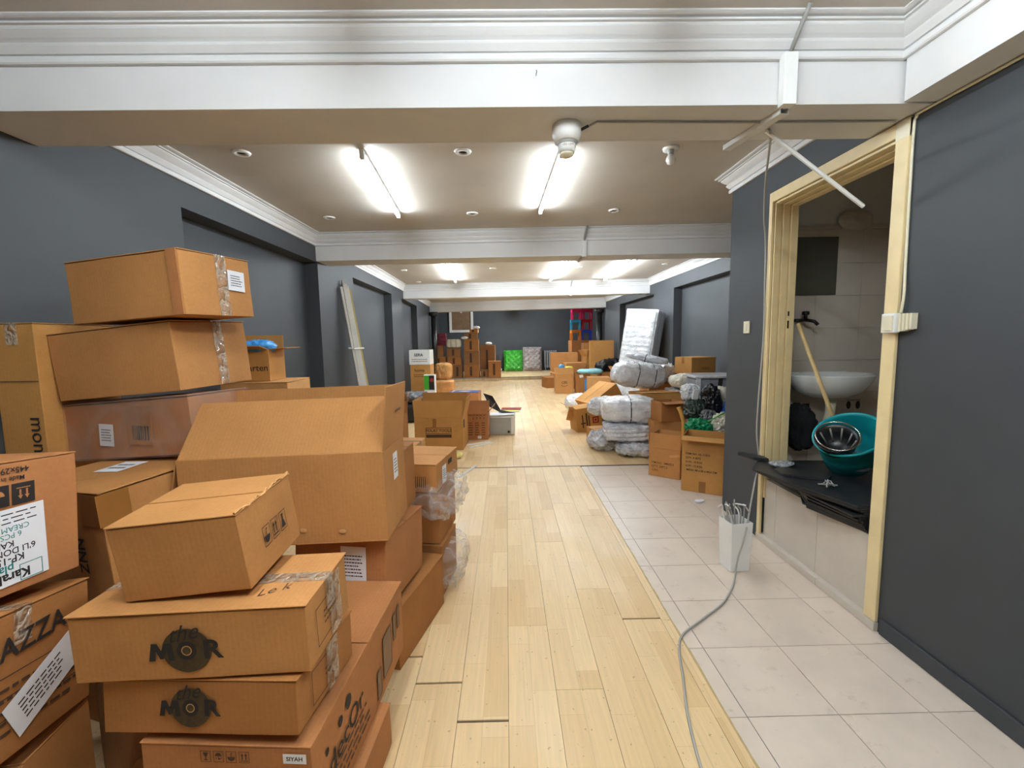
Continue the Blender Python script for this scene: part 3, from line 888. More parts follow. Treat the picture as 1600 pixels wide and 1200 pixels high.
# loose cable from the beam down the door frame, over the white bin to the floor
pts = [(1.172, 2.02, 2.303), (1.20, 2.05, 2.28), (1.40, 2.42, 2.22), (1.62, 2.80, 2.12), (1.690, 2.895, 2.0), (1.700, 2.90, 1.7), (1.705, 2.90, 1.4), (1.69, 2.90, 1.0), (1.680, 2.89, 0.75), (1.70, 2.885, 0.55), (1.60, 2.75, 0.45), (1.478, 2.58, 0.345),
       (1.365, 2.425, 0.24), (1.318, 2.405, 0.115), (1.285, 2.37, 0.018), (1.235, 2.30, 0.006), (1.17, 2.22, 0.005), (1.094, 2.14, 0.005), (0.924, 2.013, 0.005), (0.809, 1.924, 0.005), (0.752, 1.829, 0.006), (0.700, 1.655, 0.006), (0.645, 1.473, 0.006), (0.609, 1.286, 0.006), (0.585, 1.05, 0.006)]
def smooth_path(p, n=5):
    P = [Vector(q) for q in p]; out = []
    for i in range(len(P)-1):
        p0, p1, p2, p3 = P[max(i-1, 0)], P[i], P[i+1], P[min(i+2, len(P)-1)]
        for k in range(n):
            t = k/n
            out.append(0.5*((2*p1)+(p2-p0)*t+(2*p0-5*p1+4*p2-p3)*t*t+(3*p1-p0-3*p2+p3)*t**3))
    out.append(P[-1]); return out
tag(MB().tube(smooth_path(pts), 0.0052, 7).build('loose_cable', 'grey_cable', smooth=True), 'long grey cable hanging by the doorway and curling across the floor', 'cable')
# power socket box on the near door jamb with its cable
w = thing('wall_outlet', 'white surface-mounted socket box with cut trunking stubs on the near door jamb', 'power outlet', (WX-0.001, 1.925, 1.40))
MB().box(-0.045, -0.018, -0.030, 0.040, 0.0, 0.085).build('box', 'white_plastic', w, bevel=0.004)
MB().box(-0.050, -0.045, -0.022, 0.032, 0.010, 0.075).build('face_plate', 'ivory_plastic', w, bevel=0.002)
for k in range(4):
    MB().box(-0.040+0.004*k, -0.002, -0.052-0.013*k, -0.043-0.013*k, 0.006+0.003*k, 0.082).build('trunking_stub', 'ivory_plastic', w)
pts = [(WX-0.012, 1.905, 1.485), (WX-0.012, 1.897, 1.56), (WX-0.006, 1.907, 1.7), (WX-0.006, 1.912, 2.0), (WX-0.006, 1.914, 2.25), (WX-0.006, 1.905, 2.292), (WX-0.006, 1.87, 2.303), (WX-0.006, 1.5, 2.302), (WX-0.006, 0.9, 2.302)]
tag(MB().tube(smooth_path(pts), 0.006, 6).build('jamb_cable', 'ivory_plastic', smooth=True), 'cream cable rising along the near door jamb and wall top', 'cable')
w = thing('light_switch', 'ivory light switch on the narrow wall beside the doorway', 'light switch', (WX-0.001, 3.143, 1.415))
MB().box(-0.010, 0, -0.036, 0.036, 0, 0.085).build('plate', 'ivory_plastic', w, bevel=0.003)
MB().box(-0.015, -0.010, -0.016, 0.016, 0.018, 0.067).build('rocker', 'ivory_plastic', w, bevel=0.002)
# hook in the front beam
w = tag(MB().tube([(0.135, 1.828, 2.425), (0.135, 1.815, 2.425), (0.137, 1.812, 2.430), (0.135, 1.812, 2.436)], 0.0015, 5).build('wire_hook', 'dark_metal'), 'tiny bent wire hook on the face of the front beam', 'hook')
for x, yy, x2, tt in ((0.88, 4.9, 0.025, 'second'), (1.38, 9.30, 0.02, 'third')):
    w = thing('beam_conduit', 'white conduit crossing the %s ceiling beam' % tt, 'trunking', (x, yy, BZ))
    sk = yy+0.03
    MB().box(-0.024, 0.024, -0.015+0.07, 0.09, -0.012, 0.17).build('cover', 'white_plastic', w)
    MB().tube([(0.0, 0.06, 0.165), (0.004, 0.0, 0.24), (0.01, -0.05, 0.285)], 0.012, 6).build('conduit', 'grey_pipe', w, True)
    MB().box(-0.028, -0.004, 0.07, 0.36, -0.022, -0.002).build('lower_channel', 'grey_pipe', w)
# dark pipes at the far ends of the walls
for x, y, side in ((-2.30, 14.12, 'left'), (2.90, 13.70, 'right')):
    w = thing('drain_pipe', 'black vertical pipe with collar at the far %s corner below the last beam' % side, 'pipe', (x, y, 0))
    MB().tube([(0, 0, 0), (0, 0, 2.30)], 0.085, 14).build('pipe', 'black_plastic', w, True)
    MB().lathe([(0.086, 2.15), (0.14, 2.2), (0.15, 2.29), (0.086, 2.30)], 14).build('collar', 'black_plastic', w, True)

# ================================================================== NEAR LEFT PILE OF CARTONS
b = carton('carton', 'long brown carton printed with black letters and dots, beneath the disc-logo cartons', (-0.760, 1.501, 0), -3.5, (0.482, 0.815, 0.318), 'kraft_red', tape=None)
D3 = (0.482, 0.815, 0.318)
STACK = [b]
put_text(b, face_M(D3, 'r', -0.225, 0.0, 4), 'indecOr', 0.098, 'ink', 0.006)
flat([disc(-0.325, 0.062, 0.010, 0.012), disc(-0.235, 0.074, 0.014, 0.016), disc(-0.175, 0.088, 0.020, 0.023)]).build('printed_dots', 'ink', b, M=face_M(D3, 'r'))
flat(print_lines(4, 0.30, 0.10, 5)).build('printed_lines', 'ink_brown', b, M=face_M(D3, 'r', -0.15, -0.075))
m = MB()
for x0, y0, x1, y1 in ((0.14, -0.10, 0.24, 0.07), (0.265, -0.03, 0.30, 0.085), (0.32, -0.01, 0.35, 0.09), (0.07, -0.13, 0.115, -0.02)):
    m.add([(x0, y0, 0), (x1, y0, 0), (x1, y1, 0), (x0, y1+0.0, 0)], [(0, 1, 2, 3)])
m.build('printed_panels', 'ink_grey', b, M=face_M(D3, 'r'))
m = MB()
for x0, y0, x1, y1 in ((0.14, -0.10, 0.24, 0.07), (0.265, -0.03, 0.30, 0.085), (0.32, -0.01, 0.35, 0.09), (0.07, -0.13, 0.115, -0.02)):
    for p in frame2d(x0, y0, x1, y1, 0.004): m.add([(x, y, 0) for x, y in p], [(0, 1, 2, 3)])
m.build('printed_panel_outlines', 'ink_brown', b, M=face_M(D3, 'r', off=0.0016))
icons(b, face_M(D3, 'f', 0.0, 0.125), ['glass', 'dry', 'bowl', 'up'], 0.030, 0.006, 'ink_brown', True, 1.15)
o = MB().box(-0.032, 0.032, -0.014, 0.014, 0, 0.0006).build('paper_label', 'paper', b, M=face_M(D3, 'f', 0.195, 0.125))
put_text(o, Matrix.Translation((0, 0, 0.0012)), 'SIYAH', 0.017, 'ink', 0.02)
for i, p in enumerate(((-0.06, 0.06), (0.07, 0.19))):
    flat(frame2d(p[0], 0.02, p[1], 0.09, 0.002)).build('printed_frame', 'ink_brown', b, M=face_M(D3, 'f'))

DM = (0.563, 0.341, 0.155)
def mor_print(par, dims, u, v, s):
    M = face_M(dims, 'f', u, v)
    mm = MB()
    mm.add([(x, y, 0) for x, y in disc(0.0, 0.0, s, s*0.92, 40)], [tuple(range(40))])
    mm.build('printed_disc', 'ink_olive', par, M=M)
    mm = MB()
    for r in (0.45, 0.56, 0.68, 0.80, 0.91): ring(mm, 0.0, 0.0, s*r, s*(r+0.025), 36)
    mm.build('printed_rings', 'ink_brown', par, M=face_M(dims, 'f', u, v, off=0.0016))
    mm = MB(); ring(mm, 0.0, 0.0, s*0.17, s*0.21, 24)
    mm.build('printed_centre', 'kraft_light', par, M=face_M(dims, 'f', u, v, off=0.0026))
    MP = [(-0.5, -0.5), (-0.36, 0.5), (-0.14, 0.5), (0.0, 0.08), (0.14, 0.5), (0.42, 0.5), (0.5, -0.5), (0.26, -0.5), (0.22, 0.05), (0.06, -0.4), (-0.06, -0.4), (-0.20, 0.05), (-0.26, -0.5)]
    flat([[(x*s*1.05, y*s*0.74) for x, y in MP]]).build('printed_letter', 'ink', par, M=face_M(dims, 'f', u-s*1.02, v-s*0.02, 0, 0.0024))
    put_text(par, face_M(dims, 'f', u+s*1.02, v-s*0.02, 0, 0.0022), 'R', s*1.1, 'ink', 0.025, 0.0, 'printed_letter', 1.2)
    mm = MB(); ring(mm, 0.0, 0.0, s*0.22, s*0.40, 28)
    mm.build('printed_letter', 'ink', par, M=face_M(dims, 'f', u, v, off=0.0020))
    put_text(par, face_M(dims, 'f', u-0.01, v+s*0.72, 8, 0.0024), 'the', s*0.95, 'ink', 0.0, 0.5)
b = carton('carton', 'lower of two flat cartons with a dark round disc logo', (-0.836, 1.267, 0.333), -4.4, DM, 'kraft_dark', rx=-3.8, ry=-1.5, tape=None, amp=0.008)
mor_print(b, DM, -0.02, 0.0, 0.058); STACK.append(b)
flat(frame2d(-0.10, -0.05, 0.0, 0.05, 0.003) + print_lines(2, 0.05, 0.03, 2)).build('printed_frame', 'ink_brown', b, M=face_M(DM, 'r', 0.0, 0.0))
MB().box(-0.035, 0.035, -0.07, 0.07, 0, 0.0015).build('tape', 'clear_tape', b, M=face_M(DM, 'r', 0.02, 0.0))
DU = (0.639, 0.296, 0.192)
b = carton('carton', 'upper of two flat cartons with a dark round disc logo', (-0.857, 1.249, 0.506), 0.0, DU, 'kraft', rx=-0.2, ry=-1.7, tape='clear_tape', amp=0.008)
mor_print(b, DU, -0.005, -0.012, 0.066); STACK.append(b)
flat(frame2d(-0.09, -0.06, 0.04, 0.05, 0.003) + print_lines(3, 0.08, 0.05, 3)).build('printed_frame', 'ink_brown', b, M=face_M(DU, 'r', -0.01, 0.0))
put_text(b, face_M(DU, 't', 0.19, -0.065, 25), 'Le k', 0.05, 'ink_brown', -0.004, 0.4, 'handwriting')
MB().box(-0.04, 0.04, -0.085, 0.085, 0, 0.0018).build('tape', 'clear_tape', b, M=face_M(DU, 'r', 0.03, 0.0))

DI = (0.355, 0.30, 0.222)
b = carton('carton', 'plain carton with three handling icons on its side, atop the disc-logo cartons', (-0.887, 1.300, 0.722), 0.1, DI, 'kraft', rx=4.2, ry=-5.0, tape=None, amp=0.006)
STACK.append(b)
icons(b, face_M(DI, 'r', 0.01, -0.01), ['bowl', 'up', 'bottle'], 0.040, 0.007, 'ink', True, 1.6)
m = MB(); rnd = random.Random(5)
pts = [(-0.004+rnd.uniform(-0.003, 0.003), -0.15+0.30*k/24, rnd.uniform(-0.004, 0.006)) for k in range(25)]
m.tube([(0.1775+p[0], p[1], 0.222+p[2]) for p in pts], 0.004, 5)
m.build('torn_edge', 'kraft_light', b)

b = carton('flat_carton', 'narrow carton on the floor under the labelled carton, facing the aisle', (-0.560, 2.02, 0), -14, (0.30, 0.50, 0.272), 'kraft_dark', tape=None, seam='y')
D15 = (0.40, 0.42, 0.300)
b = carton('carton', 'brown carton with white shipping label under the big open box', (-0.665, 1.915, 0.300), -9.2, D15, 'kraft_red', rx=-3.5, tape=None)
paper_label(b, face_M(D15, 'f', 0.06, 0.03), 0.11, 0.16, 7, 6)
icons(b, face_M(D15, 'f', 0.06, -0.08), ['up', 'dry'], 0.035, 0.01, 'ink', False, 1.2)
flat(print_lines(3, 0.13, 0.05, 4, 0.5)).build('printed_lines', 'ink', b, M=face_M(D15, 'f', 0.06, -0.125))

D9 = (0.787, 0.346, 0.352)
b = carton('open_carton', 'big open carton with raised flaps in the middle of the near pile', (-0.869, 1.816, 0.612), 0.5, D9, 'kraft', rx=-1.5, ry=-1.3, top='open',
           flaps={'f': (-40, 0.262), 'b': (4, 0.235), 'r': (6, 0.25), 'l': (168, 0.17)})
paper_label(b, face_M(D9, 'r', 0.0, 0.08), 0.07, 0.11, 5, 8)
for x0, y0 in ((0.07, -0.12), (0.22, -0.13)):
    link('dent', bundle_mesh(0.03, 0.006, 0.02, 2, 5, 0.002, 2), 'kraft_light', b, face_M(D9, 'f', x0, y0) @ Matrix.Rotation(R(-90), 4, 'X') @ Matrix.Translation((0, 0, -0.01)))
flat(print_lines(1, 0.10, 0.02, 4, 0.5)).build('printed_lines', 'ink_brown', b, M=Matrix.Translation((D9[0]/2, 0, D9[2])) @ Matrix.Rotation(math.pi/2, 4, 'Z') @ Matrix.Rotation(R(8), 4, 'X') @ Matrix.Translation((0.02, -0.0012, 0.14)) @ Matrix.Rotation(R(90), 4, 'X'))
D19 = (0.36, 0.20, 0.30)
carton('carton', 'plain carton peeking out behind the right end of the big open box', (-0.665, 2.105, 0.590), -4, D19, 'kraft_dark', tape=None, cuts=4)

# the stack above stands on a low carton of its own; its cartons are a little smaller than drawn
for o, p in zip(STACK, ((-0.674, 1.331, 0.158), (-0.742, 1.124, 0.454), (-0.760, 1.108, 0.607), (-0.787, 1.153, 0.799))):
    o.location = p; o.scale = (0.887, 0.887, 0.887)
carton('low_carton', 'plain low carton on the floor under the carton with printed letters and dots', (-0.655, 1.14, 0), -3.5, (0.43, 0.56, 0.154), 'kraft_red', tape=None, cuts=4)
# ---- leaning stack at the left wall
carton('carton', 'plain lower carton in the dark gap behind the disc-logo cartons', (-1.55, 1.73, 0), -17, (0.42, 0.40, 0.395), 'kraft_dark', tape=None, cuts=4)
D4 = (0.50, 0.42, 0.505)
b = carton('carton', 'tall carton with white paper on its lid and brown tape at the corner', (-1.531, 1.724, 0.405), -17, D4, 'kraft', rx=2.2, ry=-1.8, seam='y', tape=None, amp=0.008)
paper_label(b, face_M(D4, 't', -0.03, 0.04, 8, 0.002), 0.11, 0.13, 2, 3)
MB().box(-0.05, 0.05, -0.055, 0.055, 0, 0.0014).build('tape', 'brown_tape', b, M=face_M(D4, 'r', -0.17, 0.19))
MB().box(-0.045, 0.045, -0.055, 0.055, 0, 0.0014).build('tape', 'brown_tape', b, M=face_M(D4, 'f', 0.20, 0.19))
put_text(b, face_M(D4, 'f', 0.12, 0.02, 90), 'ZNN', 0.06, 'ink', 0.02)
D33 = (0.68, 0.30, 0.245)
b = carton('carton', 'film-wrapped carton with barcode strip under the two plain stacked cartons', (-1.575, 1.985, 0.925), -12, D33, 'kraft_red', rx=-0.8, ry=-4.6, tape=None, amp=0.010)
paper_label(b, face_M(D33, 'f', -0.10, -0.02, -6), 0.075, 0.095, 5, 9)
m = MB(); rnd = random.Random(2); x = 0
while x < 0.085:
    ww = rnd.choice((0.003, 0.005, 0.008)); m.add([(x-0.045, -0.03, 0), (x+ww-0.045, -0.03, 0), (x+ww-0.045, 0.03, 0), (x-0.045, 0.03, 0)], [(0, 1, 2, 3)]); x += ww+rnd.choice((0.003, 0.005))
MB().box(-0.065, 0.065, -0.08, 0.085, 0, 0.003).build('cardboard_strip', 'kraft_dark', b, M=face_M(D33, 'f', 0.08, 0.01, -5))
m.build('printed_barcode', 'ink', b, M=face_M(D33, 'f', 0.09, -0.02, -5, 0.0055))
MB().box(-0.345, 0.345, -0.156, 0.156, -0.003, 0.248).build('clear_wrap', 'stretch_film', b)
D2 = (0.603, 0.396, 0.285)
b = carton('carton', 'plain taped carton second from the top of the tall stack', (-1.579, 2.021, 1.195), -9.6, D2, 'kraft', rx=1.1, ry=-4.6, tape=None, amp=0.004)
MB().box(-0.025, 0.025, -0.14, 0.14, 0, 0.0016).build('tape', 'clear_tape', b, M=face_M(D2, 'r', 0.03, 0.0))
D1 = (0.576, 0.336, 0.250)
b = carton('carton', 'top carton of the tall stack with white address label and clear tape', (-1.462, 1.940, 1.505), -13.6, D1, 'kraft', rx=0.9, ry=-2.6, tape=None, amp=0.004)
MB().box(-0.026, 0.026, -0.125, 0.125, 0, 0.0016).build('tape', 'clear_tape', b, M=face_M(D1, 'r', 0.015, 0.0))
paper_label(b, face_M(D1, 'r', 0.085, 0.025, -3, 0.003), 0.085, 0.085, 5, 11)
MB().box(-0.024, 0.024, -0.124, 0.124, 0, 0.004).build('joint_strip', 'kraft_red', b, M=face_M(D1, 'f', 0.262, 0.0))
D8 = (0.19, 0.36, 1.50)
b = carton('tall_carton', 'tall upright carton against the wall at the left edge', (-2.018, 2.01, 0), -2, D8, 'kraft_tan', tape='clear_tape', seam='y', cuts=5)
put_text(b, face_M(D8, 'f', 0.062, 0.27, -90), 'mont', 0.085, 'ink', 0.0)
flat([rect(-0.093, 0.508, 0.093, 0.511)]).build('printed_fold', 'ink_brown', b, M=face_M(D8, 'f'))

DK = (0.30, 0.445, 0.350)
b = carton('carton', 'carton at the left edge with upside-down ice cream mould label', (-1.470, 1.077, 0.752), -2.8, DK, 'kraft_red', rx=-5.7, ry=-1.7, tape=None, amp=0.004)
lb = MB().box(-0.13, 0.13, -0.10, 0.10, 0, 0.0006).build('paper_label', 'paper', b, M=face_M(DK, 'r', 0.0, -0.052, 2))
def up_text(s, x, y, size, mat='ink', bold=0.01):
    put_text(lb, Matrix.Translation((x, y, 0.0013)) @ Matrix.Rotation(math.pi, 4, 'Z'), s, size, mat, bold)
up_text('Karali', 0.045, -0.078, 0.034, 'ink', 0.03)
up_text('plas', 0.025, -0.055, 0.030, 'ink_green', 0.02)
up_text('KP-158', 0.035, -0.033, 0.026, 'ink', 0.015)
up_text("6'LI DONDURMA", 0.015, -0.012, 0.023, 'ink', 0.01)
up_text('KALIBI', 0.02, 0.008, 0.023, 'ink', 0.01)
up_text('6 PCS ICE', 0.03, 0.029, 0.020, 'ink_green', 0.0)
up_text('CREAM SET', 0.04, 0.047, 0.020, 'ink_green', 0.0)
flat(print_lines(3, 0.20, 0.035, 6, 0.25)).build('printed_lines', 'ink', lb, M=Matrix.Translation((0.01, 0.075, 0.0011)))
flat([p for p in frame2d(0.06, -0.098, 0.115, -0.055, 0.002)]).build('printed_diamond', 'ink_green', lb, M=Matrix.Translation((0.0, 0, 0.0012)))
m = MB()
for cx in (0.085, 0.145):
    m.add([(cx-0.027, -0.028, 0), (cx+0.027, -0.028, 0), (cx+0.027, 0.028, 0), (cx-0.027, 0.028, 0)], [(0, 1, 2, 3)])
m.build('printed_icons', 'ink', b, M=face_M(DK, 'r', -0.065, 0.085))
m = MB()
for p in icon('up'): m.add([(0.145-x*0.046, -y*0.046, 0) for x, y in p], [tuple(range(len(p)))])
for p in icon('bowl'): m.add([(0.085-x*0.046, -y*0.046, 0) for x, y in p], [tuple(range(len(p)))])
m.build('printed_icon_marks', 'kraft_red', b, M=face_M(DK, 'r', -0.065, 0.085, off=0.0018))
put_text(b, face_M(DK, 'r', 0.045, 0.128, 180), 'Made in TR', 0.017, 'ink')
put_text(b, face_M(DK, 'r', 0.035, 0.150, 180), '445x290x350', 0.022, 'ink')
DA = (0.30, 0.45, 0.352)
b = carton('carton', 'carton at the left edge with big angular letters and a slanted white label', (-1.408, 1.0185, 0.371), 9.5, DA, 'kraft_dark', rx=-10.6, ry=-2.2, tape='clear_tape', amp=0.005)
put_text(b, face_M(DA, 'r', 0.035, 0.09, 4), 'AZZA', 0.075, 'ink', 0.015)
m = MB()
for k in range(3):
    for p in frame2d(-0.10, 0.02-0.05*k, 0.20, 0.023-0.05*k, 0.0015): m.add([(x, y, 0) for x, y in p], [(0, 1, 2, 3)])
m.build('printed_rules', 'ink_brown', b, M=face_M(DA, 'r', 0, 0))
flat(print_lines(5, 0.26, 0.13, 12, 0.3)).build('printed_lines', 'ink_brown', b, M=face_M(DA, 'r', 0.06, -0.06))
paper_label(b, face_M(DA, 'r', 0.065, -0.045, 28, 0.0025), 0.23, 0.10, 5, 14)
carton('carton', 'plain carton at the very bottom left corner', (-1.44, 1.02, 0), 9, (0.34, 0.44, 0.325), 'kraft', tape=None, cuts=4)
carton('carton', 'dark filler carton added to darken the gap left of the disc-logo cartons', (-1.24, 1.42, 0), -12, (0.20, 0.22, 0.40), 'kraft_brown', tape=None, cuts=3)  # added filler: dark board stands in for the shade of the gap
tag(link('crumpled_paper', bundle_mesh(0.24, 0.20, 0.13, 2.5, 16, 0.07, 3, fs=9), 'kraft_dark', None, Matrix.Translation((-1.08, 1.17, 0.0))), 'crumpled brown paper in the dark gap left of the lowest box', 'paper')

# ---- cartons along the aisle behind the near pile
DL1 = (0.34, 0.30, 0.285)
b = carton('carton', 'film-wrapped lower carton on the floor beside the aisle', (-0.515, 2.46, 0), -8, DL1, 'kraft_dark', tape=None, cuts=4)
link('clear_wrap', bundle_mesh(0.44, 0.38, 0.24, 4, 18, 0.055, 3, fs=5), 'clear_film', b, Matrix.Translation((0.03, 0.0, 0.002)))
DL2 = (0.36, 0.34, 0.29)
b = carton('carton', 'brown carton in a torn clear plastic bag beside the aisle', (-0.535, 2.50, 0.288), -8, DL2, 'kraft_dark', tape=None, cuts=4)
link('torn_film', bundle_mesh(0.48, 0.46, 0.22, 3.5, 22, 0.07, 6, fs=5), 'clear_film', b, Matrix.Translation((0.03, 0.0, 0.13)))
DL3 = (0.42, 0.40, 0.155)
b = carton('carton', 'low carton with hand hole and barcode label on top of the bagged carton', (-0.56, 2.53, 0.582), -10, DL3, 'kraft', tape=None, cuts=4)
paper_label(b, face_M(DL3, 'r', -0.07, -0.01), 0.07, 0.10, 5, 16)
MB().box(-0.035, 0.035, -0.014, 0.014, 0, 0.001).build('hand_hole', 'dark_joint', b, M=face_M(DL3, 'r', 0.04, 0.035))
m = MB()
for k in range(6): m.add([(-0.03+0.011*k, -0.03, 0), (-0.026+0.011*k, -0.03, 0), (-0.026+0.011*k, 0.03, 0), (-0.03+0.011*k, 0.03, 0)], [(0, 1, 2, 3)])
m.build('printed_bars', 'ink_brown', b, M=face_M(DL3, 'f', 0.12, -0.02))

# ---- carton marked sarten on the lower carton by the left wall
carton('carton', 'tall plain carton by the left wall under the carton with the blue bag', (-1.86, 3.42, 0), 3, (0.48, 0.42, 1.115), 'kraft_light', tape=None, cuts=4, seam='y')
DS = (0.30, 0.26, 0.235)
b = carton('open_carton', 'open lettered carton with a blue bag, behind the tall stack', (-1.93, 3.42, 1.118), 3, DS, 'kraft_tan', top='open', flaps={'f': (78, 0.12), 'r': (86, 0.13), 'b': (5, 0.11), 'l': (0, 0.11)})
put_text(b, face_M(DS, 'f', 0.055, -0.02), 'sarten', 0.068, 'ink', 0.008)
tag(link('plastic_bag', bundle_mesh(0.27, 0.20, 0.09, 2.5, 12, 0.04, 8, fs=10), 'blue_bag', None, TM((-1.90, 3.38, 1.33), 5)), 'shiny blue plastic bag lying in the open carton behind the tall stack', 'bag')
# ---- white mouldings leaning on the left wall
for k in range(5):
    y = 5.72+0.075*k
    a = Vector((-1.83, y+0.05, 0.0)); c = Vector((-2.098, y-0.0, 2.10+0.03*((k*7) % 4)))
    mm = MB(); mm.tube([a, c], 0.022, 4)
    tag(mm.build('moulding_strip', 'moulding_gold' if k == 4 else 'moulding'), ['white moulding strip at the near side of the bunch leaning on the left wall', 'second white moulding strip of the bunch leaning on the left wall', 'middle white moulding strip of the bunch leaning on the left wall',
        'fourth white moulding strip of the bunch leaning on the left wall', 'gold-edged moulding strip at the far side of the leaning bunch'][k], 'moulding', 'moulding strips leaning on the left wall')
tag(MB().tube([(-2.03, 5.69, 1.32), (-1.965, 5.70, 1.31), (-1.965, 6.09, 1.31), (-2.03, 6.09, 1.33), (-2.03, 5.69, 1.32)], 0.010, 4).build('binding_tape', 'white_plastic'), 'strip of clear tape binding the leaning white mouldings', 'tape')

# ================================================================== WASH ROOM THINGS
FZ = 0.43
w = thing('wash_basin', 'white ceramic wall basin seen through the doorway', 'sink', (2.235, 3.0, 0.96))
m = MB()
def basin(prof, sx, sy):
    mm = MB(); mm.lathe(prof, 36, None, sx, sy); return mm
basin([(0.06, 0.0), (0.13, 0.01), (0.20, 0.05), (0.245, 0.11), (0.262, 0.155), (0.262, 0.165), (0.245, 0.168), (0.225, 0.150), (0.17, 0.09), (0.09, 0.06), (0.0, 0.055)], 1.08, 0.80).build('bowl', 'ceramic', w, True)
MB().box(-0.25, 0.25, 0.14, 0.20, 0.10, 0.17).build('back_ledge', 'ceramic', w, bevel=0.015)
MB().lathe([(0.022, 0.056), (0.022, 0.062), (0.0, 0.062)], 14).build('plug', 'black_plastic', w, True)
MB().tube([(0.02, 0.0, 0.0), (0.02, 0.0, -0.10), (0.02, 0.03, -0.20), (0.02, 0.06, -0.32), (0.02, 0.15, -0.34)], [0.035, 0.03, 0.03, 0.03, 0.03], 12).build('drain_trap', 'ivory_plastic', w, True)
w = thing('wall_tap', 'dark metal tap on the tiled wall above the basin', 'tap', (2.14, 3.205, 1.50))
MB().tube([(0, 0, 0), (0, -0.09, 0.0), (0.03, -0.12, -0.01), (0.05, -0.13, -0.035)], 0.012, 10).build('spout', 'dark_metal', w, True)
MB().tube([(-0.06, -0.02, 0.0), (0.0, -0.05, 0.0)], 0.012, 8).build('inlet', 'dark_metal', w, True)
MB().lathe([(0.0, 0.008), (0.012, 0.008), (0.012, 0.035), (0.024, 0.040), (0.024, 0.062), (0.0, 0.066)], 12, Matrix.Translation((0, -0.07, 0))).build('handle', 'black_plastic', w, True)
w = thing('wall_mirror', 'square frameless mirror on the wash room wall', 'mirror', (2.245, 3.2065, 1.685))
MB().box(-0.155, 0.150, -0.006, 0.0, 0.0, 0.405).build('glass', 'mirror_glass', w)
MB().box(-0.158, 0.153, -0.004, 0.0, -0.003, 0.408).build('dark_edge', 'dark_joint', w)
w = thing('mop_bucket', 'teal plastic mop bucket tilted on the dark slabs in the doorway', 'bucket', (2.06, 2.55, 0.635), -8, rx=30, ry=-26)
m = MB()
m.lathe([(0.0, 0.0), (0.13, 0.0), (0.155, 0.12), (0.172, 0.235), (0.184, 0.240), (0.184, 0.254), (0.172, 0.256), (0.166, 0.235), (0.148, 0.12), (0.122, 0.012), (0.0, 0.012)], 36, None, 1.0, 0.84)
m.build('bucket_body', 'teal_plastic', w, True)
mm = MB(); mm.lathe([(0.0, 0.15), (0.06, 0.152), (0.088, 0.20), (0.100, 0.262), (0.106, 0.268), (0.098, 0.270), (0.086, 0.215), (0.058, 0.165), (0.0, 0.163)], 24, Matrix.Translation((-0.085, -0.02, 0.02)))
wr = mm.build('wringer_basket', 'black_plastic', w, True)
for k in range(10):
    t = 2*math.pi*k/10
    MB().tube([(-0.085+0.058*math.cos(t), -0.02+0.058*math.sin(t), 0.188), (-0.085+0.092*math.cos(t), -0.02+0.092*math.sin(t), 0.270)], 0.005, 5).build('rib', 'grey_pipe', wr, True)
hp = [(0.10*math.cos(t)-0.075, -0.02+0.11*math.sin(t), 0.30) for t in [2*math.pi*k/24 for k in range(25)]]
MB().tube(hp, 0.0045, 6, False).build('wire_handle', 'chrome', w, True)
w = thing('mop', 'wooden mop handle leaning from the teal bucket to the door frame', 'mop', (0, 0, 0))
MB().tube([(2.02, 2.52, 0.66), (1.890, 2.835, 1.47)], 0.0125, 10).build('handle', 'wood_stick', w, True)
MB().lathe([(0.0, 0.0), (0.09, 0.005), (0.07, 0.05), (0.02, 0.09), (0.0, 0.10)], 14, Matrix.Translation((2.04, 2.50, 0.61))).build('mop_head', 'grey_cloth', w, True)
tag(link('black_jacket', bundle_mesh(0.17, 0.16, 0.36, 3, 12, 0.06, 5, fs=7), 'black_fabric', None, Matrix.Translation((2.10, 3.08, 0.555))), 'black cloth bundle hanging under the left side of the basin', 'cloth')
tag(link('black_rag', bundle_mesh(0.13, 0.10, 0.10, 2.5, 8, 0.04, 6, fs=9), 'masonry', None, TM((2.33, 3.10, 0.62))), 'grimy pipe stub lump low on the wall right of the black cloth', 'pipe')
# stack of thin dark slabs on the sill, lying askew and sticking out of the doorway
random.seed(11)
ORD = ['lowest', 'second lowest', 'third lowest', 'fourth lowest', 'fifth', 'sixth', 'seventh', 'eighth', 'ninth', 'tenth', 'eleventh', 'topmost broad']
z = FZ+0.001
for k in range(12):
    th = 0.0115
    lab = '%s dark thin slab of the stack in the doorway' % ORD[k] if k < 4 or k == 11 else '%s dark thin slab counted from the bottom of the doorway stack' % ORD[k]
    o = thing('dark_slab', lab, 'slab', (0, 0, 0), group='dark slabs stacked in the doorway')
    j1, j2 = random.uniform(-0.03, 0.03), random.uniform(-0.02, 0.02)
    if k < 8:
        s0 = 0.20-0.018*k                      # lower slabs stand back on the left
        poly = [(1.74-0.008*k+j2, 2.03), (2.26, 2.03), (2.26, 2.42+j1), (1.72, 2.44+0.02*k+j1), (1.665+j2, 2.36+j1)]
    else:
        poly = [(1.705+j2, 2.03), (2.26, 2.03), (2.28, 2.80), (1.66, 2.835), (1.535+0.02*(11-k)+j2*0.5, 2.66+j1*0.5), (1.60+j2, 2.42)]
    MB().prism(poly, z, z+th-0.001).build('slab', 'black_slab', o, bevel=0.001)
    z += th
ZT = z
tag(MB().prism([(1.64, 2.84), (1.715, 2.80), (1.724, 2.90), (1.63, 2.99), (1.60, 2.97)], ZT+0.002, ZT+0.020).build('dark_offcut', 'black_slab'), 'dark offcut poking out left past the door jamb', 'slab')
